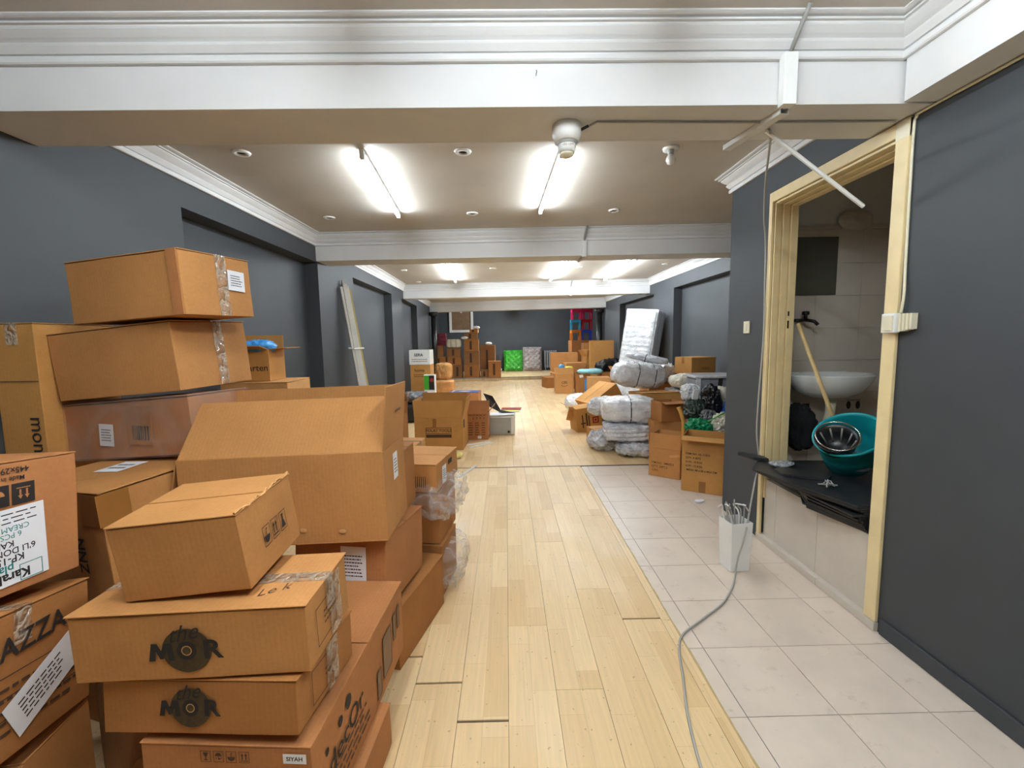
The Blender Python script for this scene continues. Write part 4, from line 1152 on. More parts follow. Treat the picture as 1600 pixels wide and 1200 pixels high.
tag(MB().prism([(1.62, 2.50), (1.80, 2.38), (1.88, 2.46), (1.70, 2.66), (1.63, 2.60)], ZT+0.001, ZT+0.014).build('dark_offcut', 'black_slab'), 'small dark offcut lying on top of the slab stack', 'slab')
tag(link('plastic_scrap', bundle_mesh(0.16, 0.12, 0.03, 2.5, 8, 0.02, 2, fs=14), 'foil', None, TM((1.74, 2.70, ZT+0.003), 20)), 'scrap of clear plastic on the dark slabs', 'scrap')
m = MB(); rnd = random.Random(4)
for k in range(5):
    p = [(1.72+rnd.uniform(-0.03, 0.05), 2.30+rnd.uniform(-0.05, 0.05), ZT+0.006+rnd.uniform(0, 0.03)) for _ in range(4)]
    m.tube(smooth_path(p, 4), 0.003, 5)
w = m.build('wire_scraps', 'grey_cable', smooth=True); w['kind'] = 'stuff'; tag(w, 'tangle of short wire scraps on the slab stack', 'wire')
# white bin with cut cables
w = thing('waste_bin', 'tall white square bin holding cut cable ends beside the doorway', 'bin', (1.362, 2.525, 0), 6)
m = MB()
a, bb, h, t = 0.058, 0.067, 0.300, 0.004
def sq(s, z, sy=1.0): return [(-s, -s*sy, z), (s, -s*sy, z), (s, s*sy, z), (-s, s*sy, z)]
vs = sq(a, 0) + sq(bb, h) + sq(bb-t, h) + sq(a-t, 0.006)
fs = [(3, 2, 1, 0), (12, 13, 14, 15)]
for o in (0, 4, 8):
    for k in range(4): fs.append((o+k, o+(k+1) % 4, o+4+(k+1) % 4, o+4+k))
m.add(vs, fs); m.build('bin_body', 'white_plastic', w, bevel=0.006)
rnd = random.Random(21)
cab = ['cut cable end bending left out of the white bin', 'cut cable end with a hook at the left of the white bin', 'cut cable end leaning left in the white bin', 'tallest cut cable end in the white bin', 'cut cable end standing at the centre of the white bin', 'cut cable end leaning right in the white bin', 'cut cable end at the right rim of the white bin', 'short cut cable end at the back of the white bin', 'cut cable end looped over the left rim of the white bin']
for k in range(9):
    x = -0.06+0.014*k
    p = [(x*0.3, rnd.uniform(-0.03, 0.03), 0.02), (x*0.7, rnd.uniform(-0.02, 0.03), 0.2), (x*1.1-0.01, rnd.uniform(-0.03, 0.03), 0.33+rnd.uniform(0, 0.03)), (x*1.3-0.03, rnd.uniform(-0.04, 0.03), 0.36+rnd.uniform(0, 0.06)), (x*1.4-0.05*rnd.random(), rnd.uniform(-0.05, 0.03), 0.37+rnd.uniform(-0.02, 0.05))]
    P = [w.matrix_world @ Vector(q) for q in p]
    tag(MB().tube(smooth_path(P, 4), 0.0042, 6).build('cable_end', 'grey_cable' if k % 3 else 'white_plastic', smooth=True), cab[k], 'cable', 'cut cable ends in the white bin')

# ================================================================== MIDDLE LEFT GROUP
DT = (0.62, 0.46, 0.42)
b = carton('open_carton', 'open carton with a framed brown print, beside the aisle on the left', (-0.87, 5.74, 0), -3, DT, 'kraft_tan', top='open', flaps={'f': (-4, 0.22), 'b': (8, 0.27), 'r': (14, 0.26), 'l': (4, 0.22)})
flat(frame2d(-0.165, -0.035, 0.165, 0.045, 0.006) + [rect(-0.165, -0.085, 0.165, -0.045)]).build('printed_frame', 'ink_brown', b, M=face_M(DT, 'f', 0.0, 0.04))
put_text(b, face_M(DT, 'f', 0.0, 0.045), 'POLAT TOOLS', 0.05, 'ink_brown', 0.02)
MB().box(-0.025, 0.025, -0.06, 0.06, 0, 0.002).build('tape', 'brown_tape', b, M=face_M(DT, 'f', -0.05, 0.14))
MB().box(-0.05, 0.05, -0.06, 0.05, 0, 0.001).build('torn_hole', 'dark_joint', b, M=face_M(DT, 'r', -0.12, 0.12))
carton('open_carton', 'open carton with splayed flaps left of the tool-print carton', (-1.50, 5.62, 0), 12, (0.40, 0.44, 0.50), 'kraft', top='open', flaps={'f': (35, 0.2), 'r': (6, 0.22), 'b': (5, 0.2), 'l': (30, 0.2)})
carton('carton', 'small carton with pale top in front of the tool-print carton', (-1.15, 4.72, 0), -6, (0.40, 0.36, 0.31), 'kraft_light', tape='clear_tape', cuts=4)
tag(link('yellow_packet', bundle_mesh(0.30, 0.20, 0.06, 3, 10, 0.02, 4), 'yellow_wrap', None, TM((-0.70, 5.15, 0.0))), 'yellow wrapped packet on the floor before the tool-print carton', 'packet')
carton('carton', 'low carton supporting the yellow packet side of the aisle stack', (-0.90, 3.30, 0), -6, (0.42, 0.44, 0.40), 'kraft_dark', tape=None, cuts=4)
DP = (0.30, 0.30, 0.37)
b = carton('open_carton', 'open carton with printed list, between the tool carton and the white box', (-0.42, 6.22, 0), -3, DP, 'kraft_red', top='open', flaps={'f': (-28, 0.14), 'b': (25, 0.15), 'l': (25, 0.16), 'r': (40, 0.14)})
icons(b, face_M(DP, 'f', 0.02, 0.12), ['bottle', 'glass', 'dry', 'up'], 0.040, 0.010, 'ink_brown', False, 1.0)
put_text(b, face_M(DP, 'f', 0.0, 0.163), 'INSTANT MODEL SET', 0.026, 'ink_brown', 0.02)
for k in range(3):
    flat(print_lines(6, 0.06, 0.20, 30+k, 0.4)).build('printed_list', 'ink_brown', b, M=face_M(DP, 'f', -0.09+0.09*k, -0.03))
MB().box(-0.025, 0.025, -0.02, 0.02, 0, 0.001).build('tape', 'paper', b, M=face_M(DP, 'f', 0.03, -0.15))
w = thing('grey_box', 'white box with grey front panel and round badge at the aisle', 'box', (-0.08, 6.50, 0), -2)
MB().box(-0.19, 0.19, -0.16, 0.16, 0, 0.29).build('body', 'white_plastic', w, bevel=0.02)
MB().box(-0.185, 0.135, -0.168, -0.158, 0.02, 0.255).build('front_panel', 'grey_plastic_box', w, bevel=0.004)
MB().lathe([(0.0, 0), (0.018, 0), (0.018, 0.004), (0.0, 0.004)], 16, Matrix.Translation((0.10, -0.168, 0.05)) @ Matrix.Rotation(R(90), 4, 'X')).build('badge', 'dark_metal', w, True)
MB().box(-0.17, 0.19, -0.17, 0.10, 0.291, 0.300).build('lid', 'paper', w, M=Matrix.Rotation(R(-2), 4, 'Y'))
tag(MB().add([(-0.36, 6.55, 0.60), (-0.22, 6.5, 0.56), (-0.10, 6.42, 0.36), (0.12, 6.40, 0.315), (-0.08, 6.40, 0.315), (-0.26, 6.46, 0.40)], [(0, 1, 2, 5), (2, 3, 4), (5, 2, 4)]).build('black_strap', 'black_plastic'), 'black plastic sheet bent over the white box', 'sheet')
bpy.data.objects['black_strap'].modifiers.new('thick', 'SOLIDIFY').thickness = 0.006
mags = [('yellow magazine on top of the white box by the aisle', 'yellow_plastic', 0.32, (0.02, 6.58)), ('blue-white magazine lying under the yellow one', 'sky_cloth', 0.308, (0.03, 6.64)), ('red-edged folder lying behind the magazines on the white box', 'paper', 0.330, (0.06, 6.70))]
for lab, mt, z, (x, y) in mags:
    o = thing('magazine', lab, 'magazine', (x, y, z-0.006), random.uniform(-6, 6), group='magazines on the white box')
    MB().box(-0.15, 0.15, -0.09, 0.10, 0, 0.010).build('pages', 'paper', o)
    MB().box(-0.152, 0.152, -0.092, 0.102, 0.010, 0.012).build('cover', mt if 'red' not in lab else 'ink_red', o)
for lab, p in (('flat white strip on the floor before the printed-list carton', [(-0.55, 5.75, 0.004), (-0.25, 5.90, 0.004)]), ('second flat white strip on the floor before the tool carton', [(-0.50, 5.60, 0.004), (-0.20, 5.86, 0.006)]), ('white stick on the floor beside the hand-hole carton', [(-0.52, 4.35, 0.006), (-0.36, 4.75, 0.006)])):
    tag(MB().tube(p, 0.012, 5).build('floor_strip', 'white_plastic'), lab, 'strip', 'white strips on the floor')
D6 = (0.70, 0.42, 0.30)
b = carton('carton', 'carton with a blue printed lid at the aisle behind the tool carton', (-0.93, 9.35, 0), -4, D6, 'kraft_red', tape=None, cuts=4)
MB().box(-0.28, 0.33, -0.19, 0.19, 0, 0.004).build('blue_lid', 'blue_print', b, M=face_M(D6, 't'))
flat([rect(-0.24, -0.18, -0.21, 0.18), disc(0.02, 0.0, 0.13, 0.05)]).build('printed_stripe', 'paper', b, M=face_M(D6, 't', off=0.006))
tag(link('black_suitcase', bundle_mesh(0.62, 0.40, 0.34, 6, 12, 0.010, 3), 'black_plastic', None, TM((-1.66, 7.60, 0.0), 8)), 'black glossy case beside the crumpled white bags', 'case')
bundle('grey_bag', 'grey shiny plastic bag on the black case', (-1.62, 7.62, 0.34), (0.56, 0.40, 0.16), 6, 'dark_film', 'bag', seed=3, p=3, wr=0.05, fs=8)
bundle('foil_bag', 'crumpled silver-white plastic bag right of the black case', (-1.12, 7.75, 0), (0.42, 0.36, 0.46), 0, 'foil', 'bag', seed=9, p=2.4, wr=0.10, fs=8, sag=0.6)
bundle('foil_bag', 'second crumpled white bag behind the tool-print carton', (-0.95, 7.15, 0), (0.46, 0.30, 0.34), 0, 'foil', 'bag', seed=12, p=2.4, wr=0.08, fs=9, sag=0.5)
carton('carton', 'plain carton in the shade behind the splayed open carton', (-1.95, 6.7, 0), 5, (0.42, 0.5, 0.30), 'kraft', tape=None, cuts=4)
o = thing('picture_box', 'small box with green and dark picture print above the white bags', 'box', (-1.69, 9.62, 0.0), -6)
MB().box(-0.12, 0.12, -0.06, 0.06, 0, 0.66).build('body', 'white_plastic', o)
MB().box(-0.118, -0.01, -0.064, -0.06, 0.33, 0.64).build('printed_panel', 'green_plastic', o)
MB().box(-0.008, 0.11, -0.064, -0.06, 0.33, 0.64).build('printed_panel', 'ink', o)
MB().lathe([(0.0, 0), (0.045, 0), (0.0, 0.002)], 14, Matrix.Translation((0.055, -0.065, 0.54)) @ Matrix.Rotation(R(90), 4, 'X')).build('printed_spot', 'ink_red', o)
# white carton on tan carton by the left wall
DW = (0.46, 0.42, 0.86)
b = carton('carton', 'tan carton by the left wall under the white carton', (-1.95, 10.15, 0), -2, DW, 'kraft_tan', tape=None, cuts=4)
put_text(b, face_M(DW, 'f', -0.02, 0.30), 'home', 0.10, 'ink_brown')
flat(print_lines(2, 0.3, 0.08, 3)).build('printed_lines', 'ink_brown', b, M=face_M(DW, 'f', 0.0, 0.18))
b = carton('white_carton', 'white printed carton on the tan carton by the left wall', (-1.96, 10.15, 0.862), -2, (0.47, 0.42, 0.33), 'white_plastic', tape=None, cuts=4, flap_mat='white_plastic')
put_text(b, face_M((0.47, 0.42, 0.33), 'f', -0.02, 0.05), 'SERA', 0.09, 'ink')
flat(print_lines(2, 0.36, 0.09, 13)).build('printed_lines', 'ink_grey', b, M=face_M((0.47, 0.42, 0.33), 'f', 0.0, -0.07))
carton('tall_carton', 'tall narrow carton standing behind the white carton', (-2.05, 10.95, 0), 0, (0.32, 0.16, 1.12), 'kraft_light', tape=None, cuts=4)
bundle('woven_sack', 'upper tan woven sack tied at the top, before the stage', (-1.69, 11.75, 0.36), (0.42, 0.40, 0.43), -4, 'kraft_light', 'sack', seed=3, p=5, wr=0.03, straps=2, strap_mat='wood_stick')
bundle('woven_sack', 'lower tan woven sack under the tied one, before the stage', (-1.67, 11.55, 0.0), (0.56, 0.46, 0.36), -4, 'kraft_light', 'sack', seed=5, p=6, wr=0.02, straps=1, strap_mat='wood_stick')

# ================================================================== BACK LEFT STACK ON THE STAGE
ST = [  # x, y, z, width, height, label
 (-2.32, 15.15, 0.101, 0.40, 0.36, 'leftmost bottom carton of the far stage stack'),
 (-2.30, 15.15, 0.462, 0.44, 0.38, 'left middle carton of the far stage stack'),
 (-2.36, 15.15, 0.843, 0.44, 0.38, 'left upper carton of the far stage stack, under the maroon cases'),
 (-1.93, 15.15, 0.101, 0.24, 0.45, 'slim bottom carton second from the left in the far stage stack'),
 (-1.66, 15.15, 0.101, 0.27, 0.45, 'bottom carton third from the left in the far stage stack'),
 (-1.78, 15.15, 0.553, 0.46, 0.28, 'middle carton under the cream parcel pile in the far stage stack'),
 (-1.80, 15.15, 0.834, 0.46, 0.30, 'upper carton just below the cream parcel in the far stage stack'),
 (-1.20, 15.25, 0.101, 0.52, 0.45, 'bottom carton of the tall tower in the far stage stack'),
 (-1.20, 15.25, 0.553, 0.52, 0.46, 'second carton of the tall tower in the far stage stack'),
 (-1.20, 15.25, 1.015, 0.50, 0.40, 'third carton of the tall tower in the far stage stack'),
 (-1.22, 15.25, 1.417, 0.46, 0.22, 'fourth carton of the tall tower in the far stage stack'),
 (-1.10, 15.25, 1.639, 0.28, 0.12, 'small carton at the tip of the tall tower in the far stage stack'),
 (-0.76, 15.30, 0.101, 0.28, 0.26, 'small bottom carton right of the tall tower'),
 (-0.42, 15.20, 0.101, 0.44, 0.56, 'rightmost carton of the far stage stack'),
 (-0.66, 15.75, 0.101, 0.52, 1.10, 'tall carton behind the rightmost carton of the far stage stack'),
]
for i, (x, y, z, wd, h, lab) in enumerate(ST):
    dd = 0.36
    b = carton('carton', lab, (x, y, z), (i*37 % 7)-3, (wd, dd, h), ['kraft_brown', 'kraft_dark', 'kraft_brown', 'kraft_dark'][i % 4], tape='brown_tape', cuts=2, group='cartons in the far stage stack', seam='y' if i % 2 else 'x')
    MB().box(-0.035, 0.035, -h*0.35, h*0.35, 0, 0.002).build('tape', 'ink_brown', b, M=face_M((wd, dd, h), 'f', -0.02, 0))
for k, (x, z, lab) in enumerate(((-2.30, 1.225, 'lower maroon case on the far left stack'), (-2.30, 1.365, 'middle maroon case on the far left stack'), (-2.32, 1.505, 'top maroon case on the far left stack'))):
    o = thing('maroon_case', lab, 'case', (x, 15.15, z), 2*k, group='maroon cases on the far stack')
    MB().box(-0.26, 0.26, -0.18, 0.18, 0, 0.135).build('shell', 'maroon', o, bevel=0.02)
    MB().box(-0.06, 0.06, -0.20, -0.18, 0.05, 0.08).build('handle', 'black_plastic', o)
bundle('parcel', 'cream parcel on the far stage stack beside the maroon cases', (-1.80, 15.12, 1.136), (0.50, 0.36, 0.30), 3, 'cream_cloth', 'parcel', seed=5, p=5, wr=0.02, straps=2)
for x, y, z, lab in ((-1.42, 15.0, 1.415, 'small white ball of paper at the left of the tall tower'), (-1.02, 15.2, 1.760, 'white bowl on the tip of the tall tower'), (-0.63, 15.6, 1.203, 'white crumpled bag on the tall rear carton')):
    tag(link('white_lump', bundle_mesh(0.24, 0.2, 0.11, 2.2, 8, 0.03, 5), 'white_plastic', None, Matrix.Translation((x, y, z))), lab, 'white lump')

# ---- quilted cushions in film leaning at the back wall
def quilt(label, x, mat, wd, h):
    r = thing('quilted_mat', label, 'quilted mat', (x, 17.78, 0.102), 0, rx=-9)
    nx, nz = 30, 34
    vs = []; fs = []
    for j in range(nz+1):
        for i in range(nx+1):
            u = i/nx; v = j/nz
            e = min(u, 1-u, v, 1-v)
            puff = abs(math.sin((u*wd+v*h)*math.pi/0.20)*math.sin((u*wd-v*h)*math.pi/0.20))
            y = -0.10*min(1, e*8) - 0.05*puff*min(1, e*10)
            vs.append(((u-0.5)*wd, y, v*h))
    for j in range(nz):
        for i in range(nx):
            a = j*(nx+1)+i; fs.append((a, a+1, a+nx+2, a+nx+1))
    MB().add(vs, fs).build('quilting', mat, r, True)
    MB().box(-wd/2, wd/2, -0.004, 0.10, 0, h).build('core', mat, r, bevel=0.03)
    return r
quilt('bright green quilted mat in clear film leaning on the back wall', 0.27, 'wrapped_green', 0.76, 0.86)
quilt('silver grey quilted mat in clear film leaning on the back wall', 1.05, 'wrapped_silver', 0.76, 0.98)
# ---- radiator-like rack
w = thing('radiator', 'grey column radiator on the back wall right of the silver mat', 'radiator', (1.83, 18.10, 0.102))
for k in range(6):
    MB().box(-0.24+0.09*k-0.028, -0.24+0.09*k+0.028, -0.06, 0.06, 0.10, 0.82).build('column', 'radiator_paint', w, bevel=0.02)
MB().box(-0.27, 0.24, -0.03, 0.03, 0.14, 0.19).build('lower_header', 'radiator_paint', w); MB().box(-0.27, 0.24, -0.03, 0.03, 0.74, 0.79).build('upper_header', 'radiator_paint', w)
MB().box(-0.24, -0.20, -0.03, 0.03, 0.0, 0.14).build('foot', 'radiator_paint', w); MB().box(0.17, 0.21, -0.03, 0.03, 0.0, 0.14).build('foot', 'radiator_paint', w)
tag(link('white_lump', bundle_mesh(0.16, 0.14, 0.12, 2.2, 8, 0.03, 7), 'white_plastic', None, Matrix.Translation((-0.28, 17.9, 0.102))), 'white crumpled lump on the stage left of the green mat', 'white lump')
w = tag(MB().box(-0.55, -0.30, 18.185, 18.199, 0.15, 0.75).build('wall_hatch', 'slate_paint', bevel=0.004), 'pale square hatch on the back wall left of the green mat', 'hatch')

# ================================================================== FAR RIGHT GROUP
def stool(label, x, y, z, mat, yaw=0, s=0.36, h=0.37):
    r = thing('plastic_stool', label, 'stool', (x, y, z), yaw, group='coloured plastic stools stacked at the far right')
    m = MB().box(-s/2, s/2, -s/2, s/2, h-0.03, h)
    m.build('seat', mat, r, bevel=0.012)
    for sx in (-1, 1):
        for sy in (-1, 1):
            MB().box(sx*(s/2-0.03)-0.028, sx*(s/2-0.03)+0.028, sy*(s/2-0.03)-0.028, sy*(s/2-0.03)+0.028, 0, h-0.03).build('leg', mat, r, bevel=0.006)
    for sy in (-1, 1): MB().box(-s/2, s/2, sy*(s/2-0.02)-0.012, sy*(s/2-0.02)+0.012, h-0.10, h-0.03).build('apron', mat, r)
    for sx in (-1, 1): MB().box(sx*(s/2-0.02)-0.012, sx*(s/2-0.02)+0.012, -s/2, s/2, h-0.10, h-0.03).build('apron', mat, r)
    return r
carton('carton', 'carton under the coloured stools at the far right', (2.80, 16.1, 0.102), 4, (0.95, 0.6, 1.22), 'kraft_red', cuts=3, tape=None)
ZS = 1.325
stool('orange plastic stool at the lower left of the coloured stack', 2.52, 16.0, ZS, 'orange_plastic', 2)
stool('blue plastic stool at the lower right of the coloured stack', 2.92, 16.05, ZS, 'blue_plastic', -4)
stool('cyan plastic stool at the middle left of the coloured stack', 2.52, 16.02, ZS+0.372, 'cyan_plastic', -3)
stool('red plastic stool at the middle right of the coloured stack', 2.92, 16.03, ZS+0.372, 'red_plastic', 3)
stool('pink plastic stool at the upper left of the coloured stack', 2.55, 16.0, ZS+0.744, 'pink_plastic', 0)
stool('crimson plastic stool at the upper right of the coloured stack', 2.93, 16.05, ZS+0.744, 'pink_plastic', 5)
DN = (0.46, 0.44, 0.50)
b = carton('open_carton', 'open carton with a smile-like print at the far right of the aisle', (1.47, 11.30, 0), -2, DN, 'kraft_light', top='open', flaps={'f': (-8, 0.16), 'b': (20, 0.14), 'l': (70, 0.14), 'r': (172, 0.14)})
put_text(b, face_M(DN, 'f', 0.0, 0.03), 'CBS', 0.085, 'ink_brown', 0.02)
m = MB()
for k in range(12):
    t = math.pi+0.35+k*(math.pi-0.7)/12
    t2 = math.pi+0.35+(k+1)*(math.pi-0.7)/12
    m.add([(0.09*math.cos(t), 0.06*math.sin(t), 0), (0.09*math.cos(t2), 0.06*math.sin(t2), 0), (0.08*math.cos(t2), 0.05*math.sin(t2), 0), (0.08*math.cos(t), 0.05*math.sin(t), 0)], [(0, 1, 2, 3)])
m.build('printed_arc', 'ink_brown', b, M=face_M(DN, 'f', 0.0, -0.01))
tag(link('toy_ball', bundle_mesh(0.17, 0.17, 0.17, 2, 10, 0.01, 2), 'blue_bag', None, Matrix.Translation((1.43, 11.35, 0.57))), 'blue round packet in the open carton at the far right', 'packet')
tag(link('toy_packet', bundle_mesh(0.24, 0.16, 0.12, 2.4, 10, 0.02, 3), 'yellow_plastic', None, Matrix.Translation((1.60, 11.33, 0.56))), 'yellow packet in the open carton at the far right', 'packet')
FR = [((1.88, 12.3, 0), (0.55, 0.5, 0.72), 'kraft', 'pale-topped carton behind the open smile-print carton', 8, 'closed'),
      ((1.72, 13.2, 0), (0.80, 0.6, 0.98), 'kraft', 'broad carton with creased top left of the flat brown panel', -4, 'closed'),
      ((2.40, 12.5, 0), (0.40, 0.42, 0.88), 'kraft_tan', 'narrow crumpled carton before the flat brown panel', 10, 'open'),
      ((2.50, 13.2, 0), (0.42, 0.4, 1.25), 'kraft_dark', 'dark tall carton between the stools and the flat brown panel', 2, 'closed'),
      ((1.22, 12.6, 0), (0.30, 0.5, 0.30), 'kraft_dark', 'small low carton left of the smile-print carton', 12, 'closed')]
for loc, dm, mt, lab, yw, tp in FR:
    carton('carton' if tp == 'closed' else 'open_carton', lab, loc, yw, dm, mt, cuts=3, tape=None, top=tp, flaps={'f': (20, 0.2), 'l': (30, 0.2), 'r': (-30, 0.2), 'b': (10, 0.2)} if tp == 'open' else None)
carton('flat_carton', 'large flat brown carton panel leaning at the far right wall', (2.60, 11.95, 0), -3, (0.66, 0.10, 1.33), 'kraft_tan', cuts=4, tape=None, rx=-3)
b = carton('open_carton', 'dark-sided open carton holding pale blue cloth behind the white sacks', (1.90, 11.0, 0), -4, (0.34, 0.60, 0.52), 'kraft_dark', top='open', flaps={'r': (60, 0.12)})
MB().box(-0.06, 0.06, -0.19, 0.19, 0, 0.003).build('blue_label', 'blue_bag', b, M=face_M((0.34, 0.60, 0.52), 'f', 0.09, -0.05))
paper_label(b, face_M((0.34, 0.60, 0.52), 'f', -0.05, 0.21, 10), 0.09, 0.07, 0)
tag(link('blue_cloth', bundle_mesh(0.62, 0.36, 0.12, 2.6, 12, 0.05, 5, fs=8), 'sky_cloth', None, TM((2.05, 10.75, 0.52), 4)), 'pale blue cloth spilling over the dark-sided open carton', 'cloth')
b = carton('carton', 'orange-tan carton with small red print behind the white sacks', (2.12, 10.1, 0), -4, (0.50, 0.40, 0.50), 'kraft_light', cuts=3, tape=None)
put_text(b, face_M((0.52, 0.40, 0.50), 'f', 0.12, 0.12), 'TR', 0.07, 'ink_red', 0.02)
flat([rect(-0.04, -0.01, 0.0, 0.02), rect(0.02, -0.03, 0.05, 0.02)]).build('printed_marks', 'ink_brown', b, M=face_M((0.52, 0.40, 0.50), 'f', 0.12, 0.03))
carton('open_carton', 'open carton with a diamond-shaped raised flap behind the strapped sack', (2.70, 9.85, 0), 16, (0.42, 0.40, 0.55), 'kraft_dark', top='open', flaps={'f': (-25, 0.22), 'l': (35, 0.25), 'b': (6, 0.16), 'r': (20, 0.2)}, flap_mat='kraft_light')
tag(link('black_bags', bundle_mesh(0.75, 0.35, 0.30, 2.4, 12, 0.12, 7, fs=7), 'black_bag', None, TM((2.62, 10.95, 0.55), 5)), 'black crumpled bag in front of the large flat panel', 'bag')
carton('carton', 'dark carton under the black crumpled bag', (2.62, 10.95, 0), 3, (0.6, 0.4, 0.56), 'kraft_dark', cuts=3, tape=None)

# ---- mattress in film leaning on the right wall
w = thing('mattress', 'white quilted mattress in clear film leaning on the right wall', 'mattress', (2.38, 8.35, 0.03), 6, rx=0, ry=9)
def ripple(wd, h, th, nx=28, nz=60):
    vs = []; fs = []
    for j in range(nz+1):
        for i in range(nx+1):
            u = i/nx; v = j/nz
            e = min(1, min(u, 1-u, v, 1-v)*12)
            p = Vector((u*wd*3, v*h*9, 0))
            q = 0.035*e + 0.018*e*abs(math.sin(v*h*math.pi/0.09+noise.noise(p)*1.6)) + 0.01*noise.noise(p*2.2)
            vs.append(((u-0.5)*wd, -th/2-q, v*h))
    for j in range(nz):
        for i in range(nx):
            a = j*(nx+1)+i; fs.append((a, a+1, a+nx+2, a+nx+1))
    return MB().add(vs, fs)
MW, MH, MT = 0.70, 1.90, 0.27
MR = Matrix.Rotation(R(-58), 4, 'Z')
ripple(MW, MH, MT).build('quilted_face', 'mattress_film', w, True, M=MR)
MB().box(-MW/2, MW/2, -MT/2, MT/2, 0, MH).build('core', 'mattress_side', w, bevel=0.05, M=MR)
for z0 in (0.45, 1.05, 1.6):
    pass
for s in (-1, 1):
    MB().box(MW/2-0.002, MW/2+0.006, s*0.06-0.004, s*0.06+0.004, 0.05, MH-0.05).build('side_seam', 'grey_cloth', w, M=MR)
MB().tube([MR @ Vector((MW/2-0.03, -MT/2-0.02, 0.05)), MR @ Vector((MW/2-0.03, -MT/2-0.02, MH-0.05))], 0.008, 6).build('edge_piping', 'grey_cloth', w)
tag(MB().box(-0.5, 0.5, -0.04, 0.04, 0, 1.85).build('dark_board', 'black_fabric', M=TM((2.83, 8.95, 0.0), -78, 0, 0)), 'dark board between the mattress and the right wall', 'board')

# ================================================================== RIGHT PILE OF SACKS
G1 = 'white wrapped bundles in the right pile'
bundle('wrapped_bundle', 'lowest grey-white bundle at the aisle corner of the right pile', (1.50, 5.12, 0.0), (0.46, 0.40, 0.175), -5, 'wrapped_grey', seed=1, p=3, wr=0.06, group=G1, fs=6)
bundle('wrapped_bundle', 'small twisted clear bag end beside the lowest bundle', (1.20, 5.45, 0.0), (0.36, 0.40, 0.26), 10, 'wrapped_grey', seed=2, p=2.3, wr=0.08, sag=0.5, group=G1, fs=7)
bundle('wrapped_bundle', 'two-layer grey-white bundle second from the floor at the aisle corner', (1.43, 5.20, 0.172), (0.54, 0.44, 0.215), -6, 'wrapped_grey', seed=3, p=5, wr=0.03, folds=0.5, group=G1)
bundle('wrapped_bundle', 'big white strapped bundle third from the floor at the aisle corner', (1.47, 5.27, 0.382), (0.64, 0.50, 0.30), -7, 'wrapped_white', seed=4, p=3.6, wr=0.05, straps=1, group=G1, fs=6, n=16)
bundle('wrapped_bundle', 'puffy end of a white bag left of the big strapped bundle', (1.22, 5.66, 0.40), (0.38, 0.24, 0.24), 20, 'wrapped_white', seed=14, p=2.3, wr=0.06, group=G1, fs=7)
carton('flat_carton', 'creased flat carton lying on the big strapped bundle', (1.98, 5.80, 0.535), 8, (0.58, 0.44, 0.14), 'kraft_tan', rx=-3, tape='brown_tape', amp=0.015)
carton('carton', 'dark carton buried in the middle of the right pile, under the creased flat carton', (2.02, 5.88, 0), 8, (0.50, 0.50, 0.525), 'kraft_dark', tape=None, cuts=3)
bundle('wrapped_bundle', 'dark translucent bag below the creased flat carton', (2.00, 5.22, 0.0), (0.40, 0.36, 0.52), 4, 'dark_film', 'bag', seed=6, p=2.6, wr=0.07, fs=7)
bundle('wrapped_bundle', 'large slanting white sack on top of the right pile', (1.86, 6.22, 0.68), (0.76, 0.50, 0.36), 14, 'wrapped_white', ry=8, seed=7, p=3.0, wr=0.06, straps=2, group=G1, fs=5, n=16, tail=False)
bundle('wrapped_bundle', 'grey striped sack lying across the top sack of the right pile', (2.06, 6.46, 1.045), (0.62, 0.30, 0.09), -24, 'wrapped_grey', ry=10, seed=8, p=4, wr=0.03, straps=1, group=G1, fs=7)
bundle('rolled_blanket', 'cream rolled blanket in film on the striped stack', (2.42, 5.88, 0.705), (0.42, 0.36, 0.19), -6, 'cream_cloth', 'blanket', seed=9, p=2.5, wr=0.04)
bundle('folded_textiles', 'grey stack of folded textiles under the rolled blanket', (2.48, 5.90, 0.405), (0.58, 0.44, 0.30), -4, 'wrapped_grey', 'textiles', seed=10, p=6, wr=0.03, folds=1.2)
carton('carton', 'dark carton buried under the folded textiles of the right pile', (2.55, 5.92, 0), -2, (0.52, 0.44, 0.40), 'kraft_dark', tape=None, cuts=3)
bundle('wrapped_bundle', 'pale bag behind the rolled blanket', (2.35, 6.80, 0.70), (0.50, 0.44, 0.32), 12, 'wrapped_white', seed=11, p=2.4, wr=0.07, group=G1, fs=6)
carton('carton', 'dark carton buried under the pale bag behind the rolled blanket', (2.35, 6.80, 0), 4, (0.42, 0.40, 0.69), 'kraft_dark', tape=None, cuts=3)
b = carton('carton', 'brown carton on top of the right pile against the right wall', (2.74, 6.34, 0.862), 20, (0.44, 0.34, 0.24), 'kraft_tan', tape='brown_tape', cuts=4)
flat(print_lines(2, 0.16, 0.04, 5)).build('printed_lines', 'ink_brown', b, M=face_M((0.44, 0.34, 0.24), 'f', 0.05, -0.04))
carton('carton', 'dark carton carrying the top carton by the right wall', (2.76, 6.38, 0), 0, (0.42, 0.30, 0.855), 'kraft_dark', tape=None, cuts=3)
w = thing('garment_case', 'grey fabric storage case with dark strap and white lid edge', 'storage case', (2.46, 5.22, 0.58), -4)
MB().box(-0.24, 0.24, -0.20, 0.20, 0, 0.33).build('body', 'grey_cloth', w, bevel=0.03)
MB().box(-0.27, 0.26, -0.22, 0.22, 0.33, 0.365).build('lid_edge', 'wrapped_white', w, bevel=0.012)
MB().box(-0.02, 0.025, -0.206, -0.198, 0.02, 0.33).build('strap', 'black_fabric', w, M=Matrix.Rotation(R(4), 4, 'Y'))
MB().box(-0.25, -0.20, -0.21, -0.196, 0.02, 0.33).build('film_edge', 'wrapped_white', w)
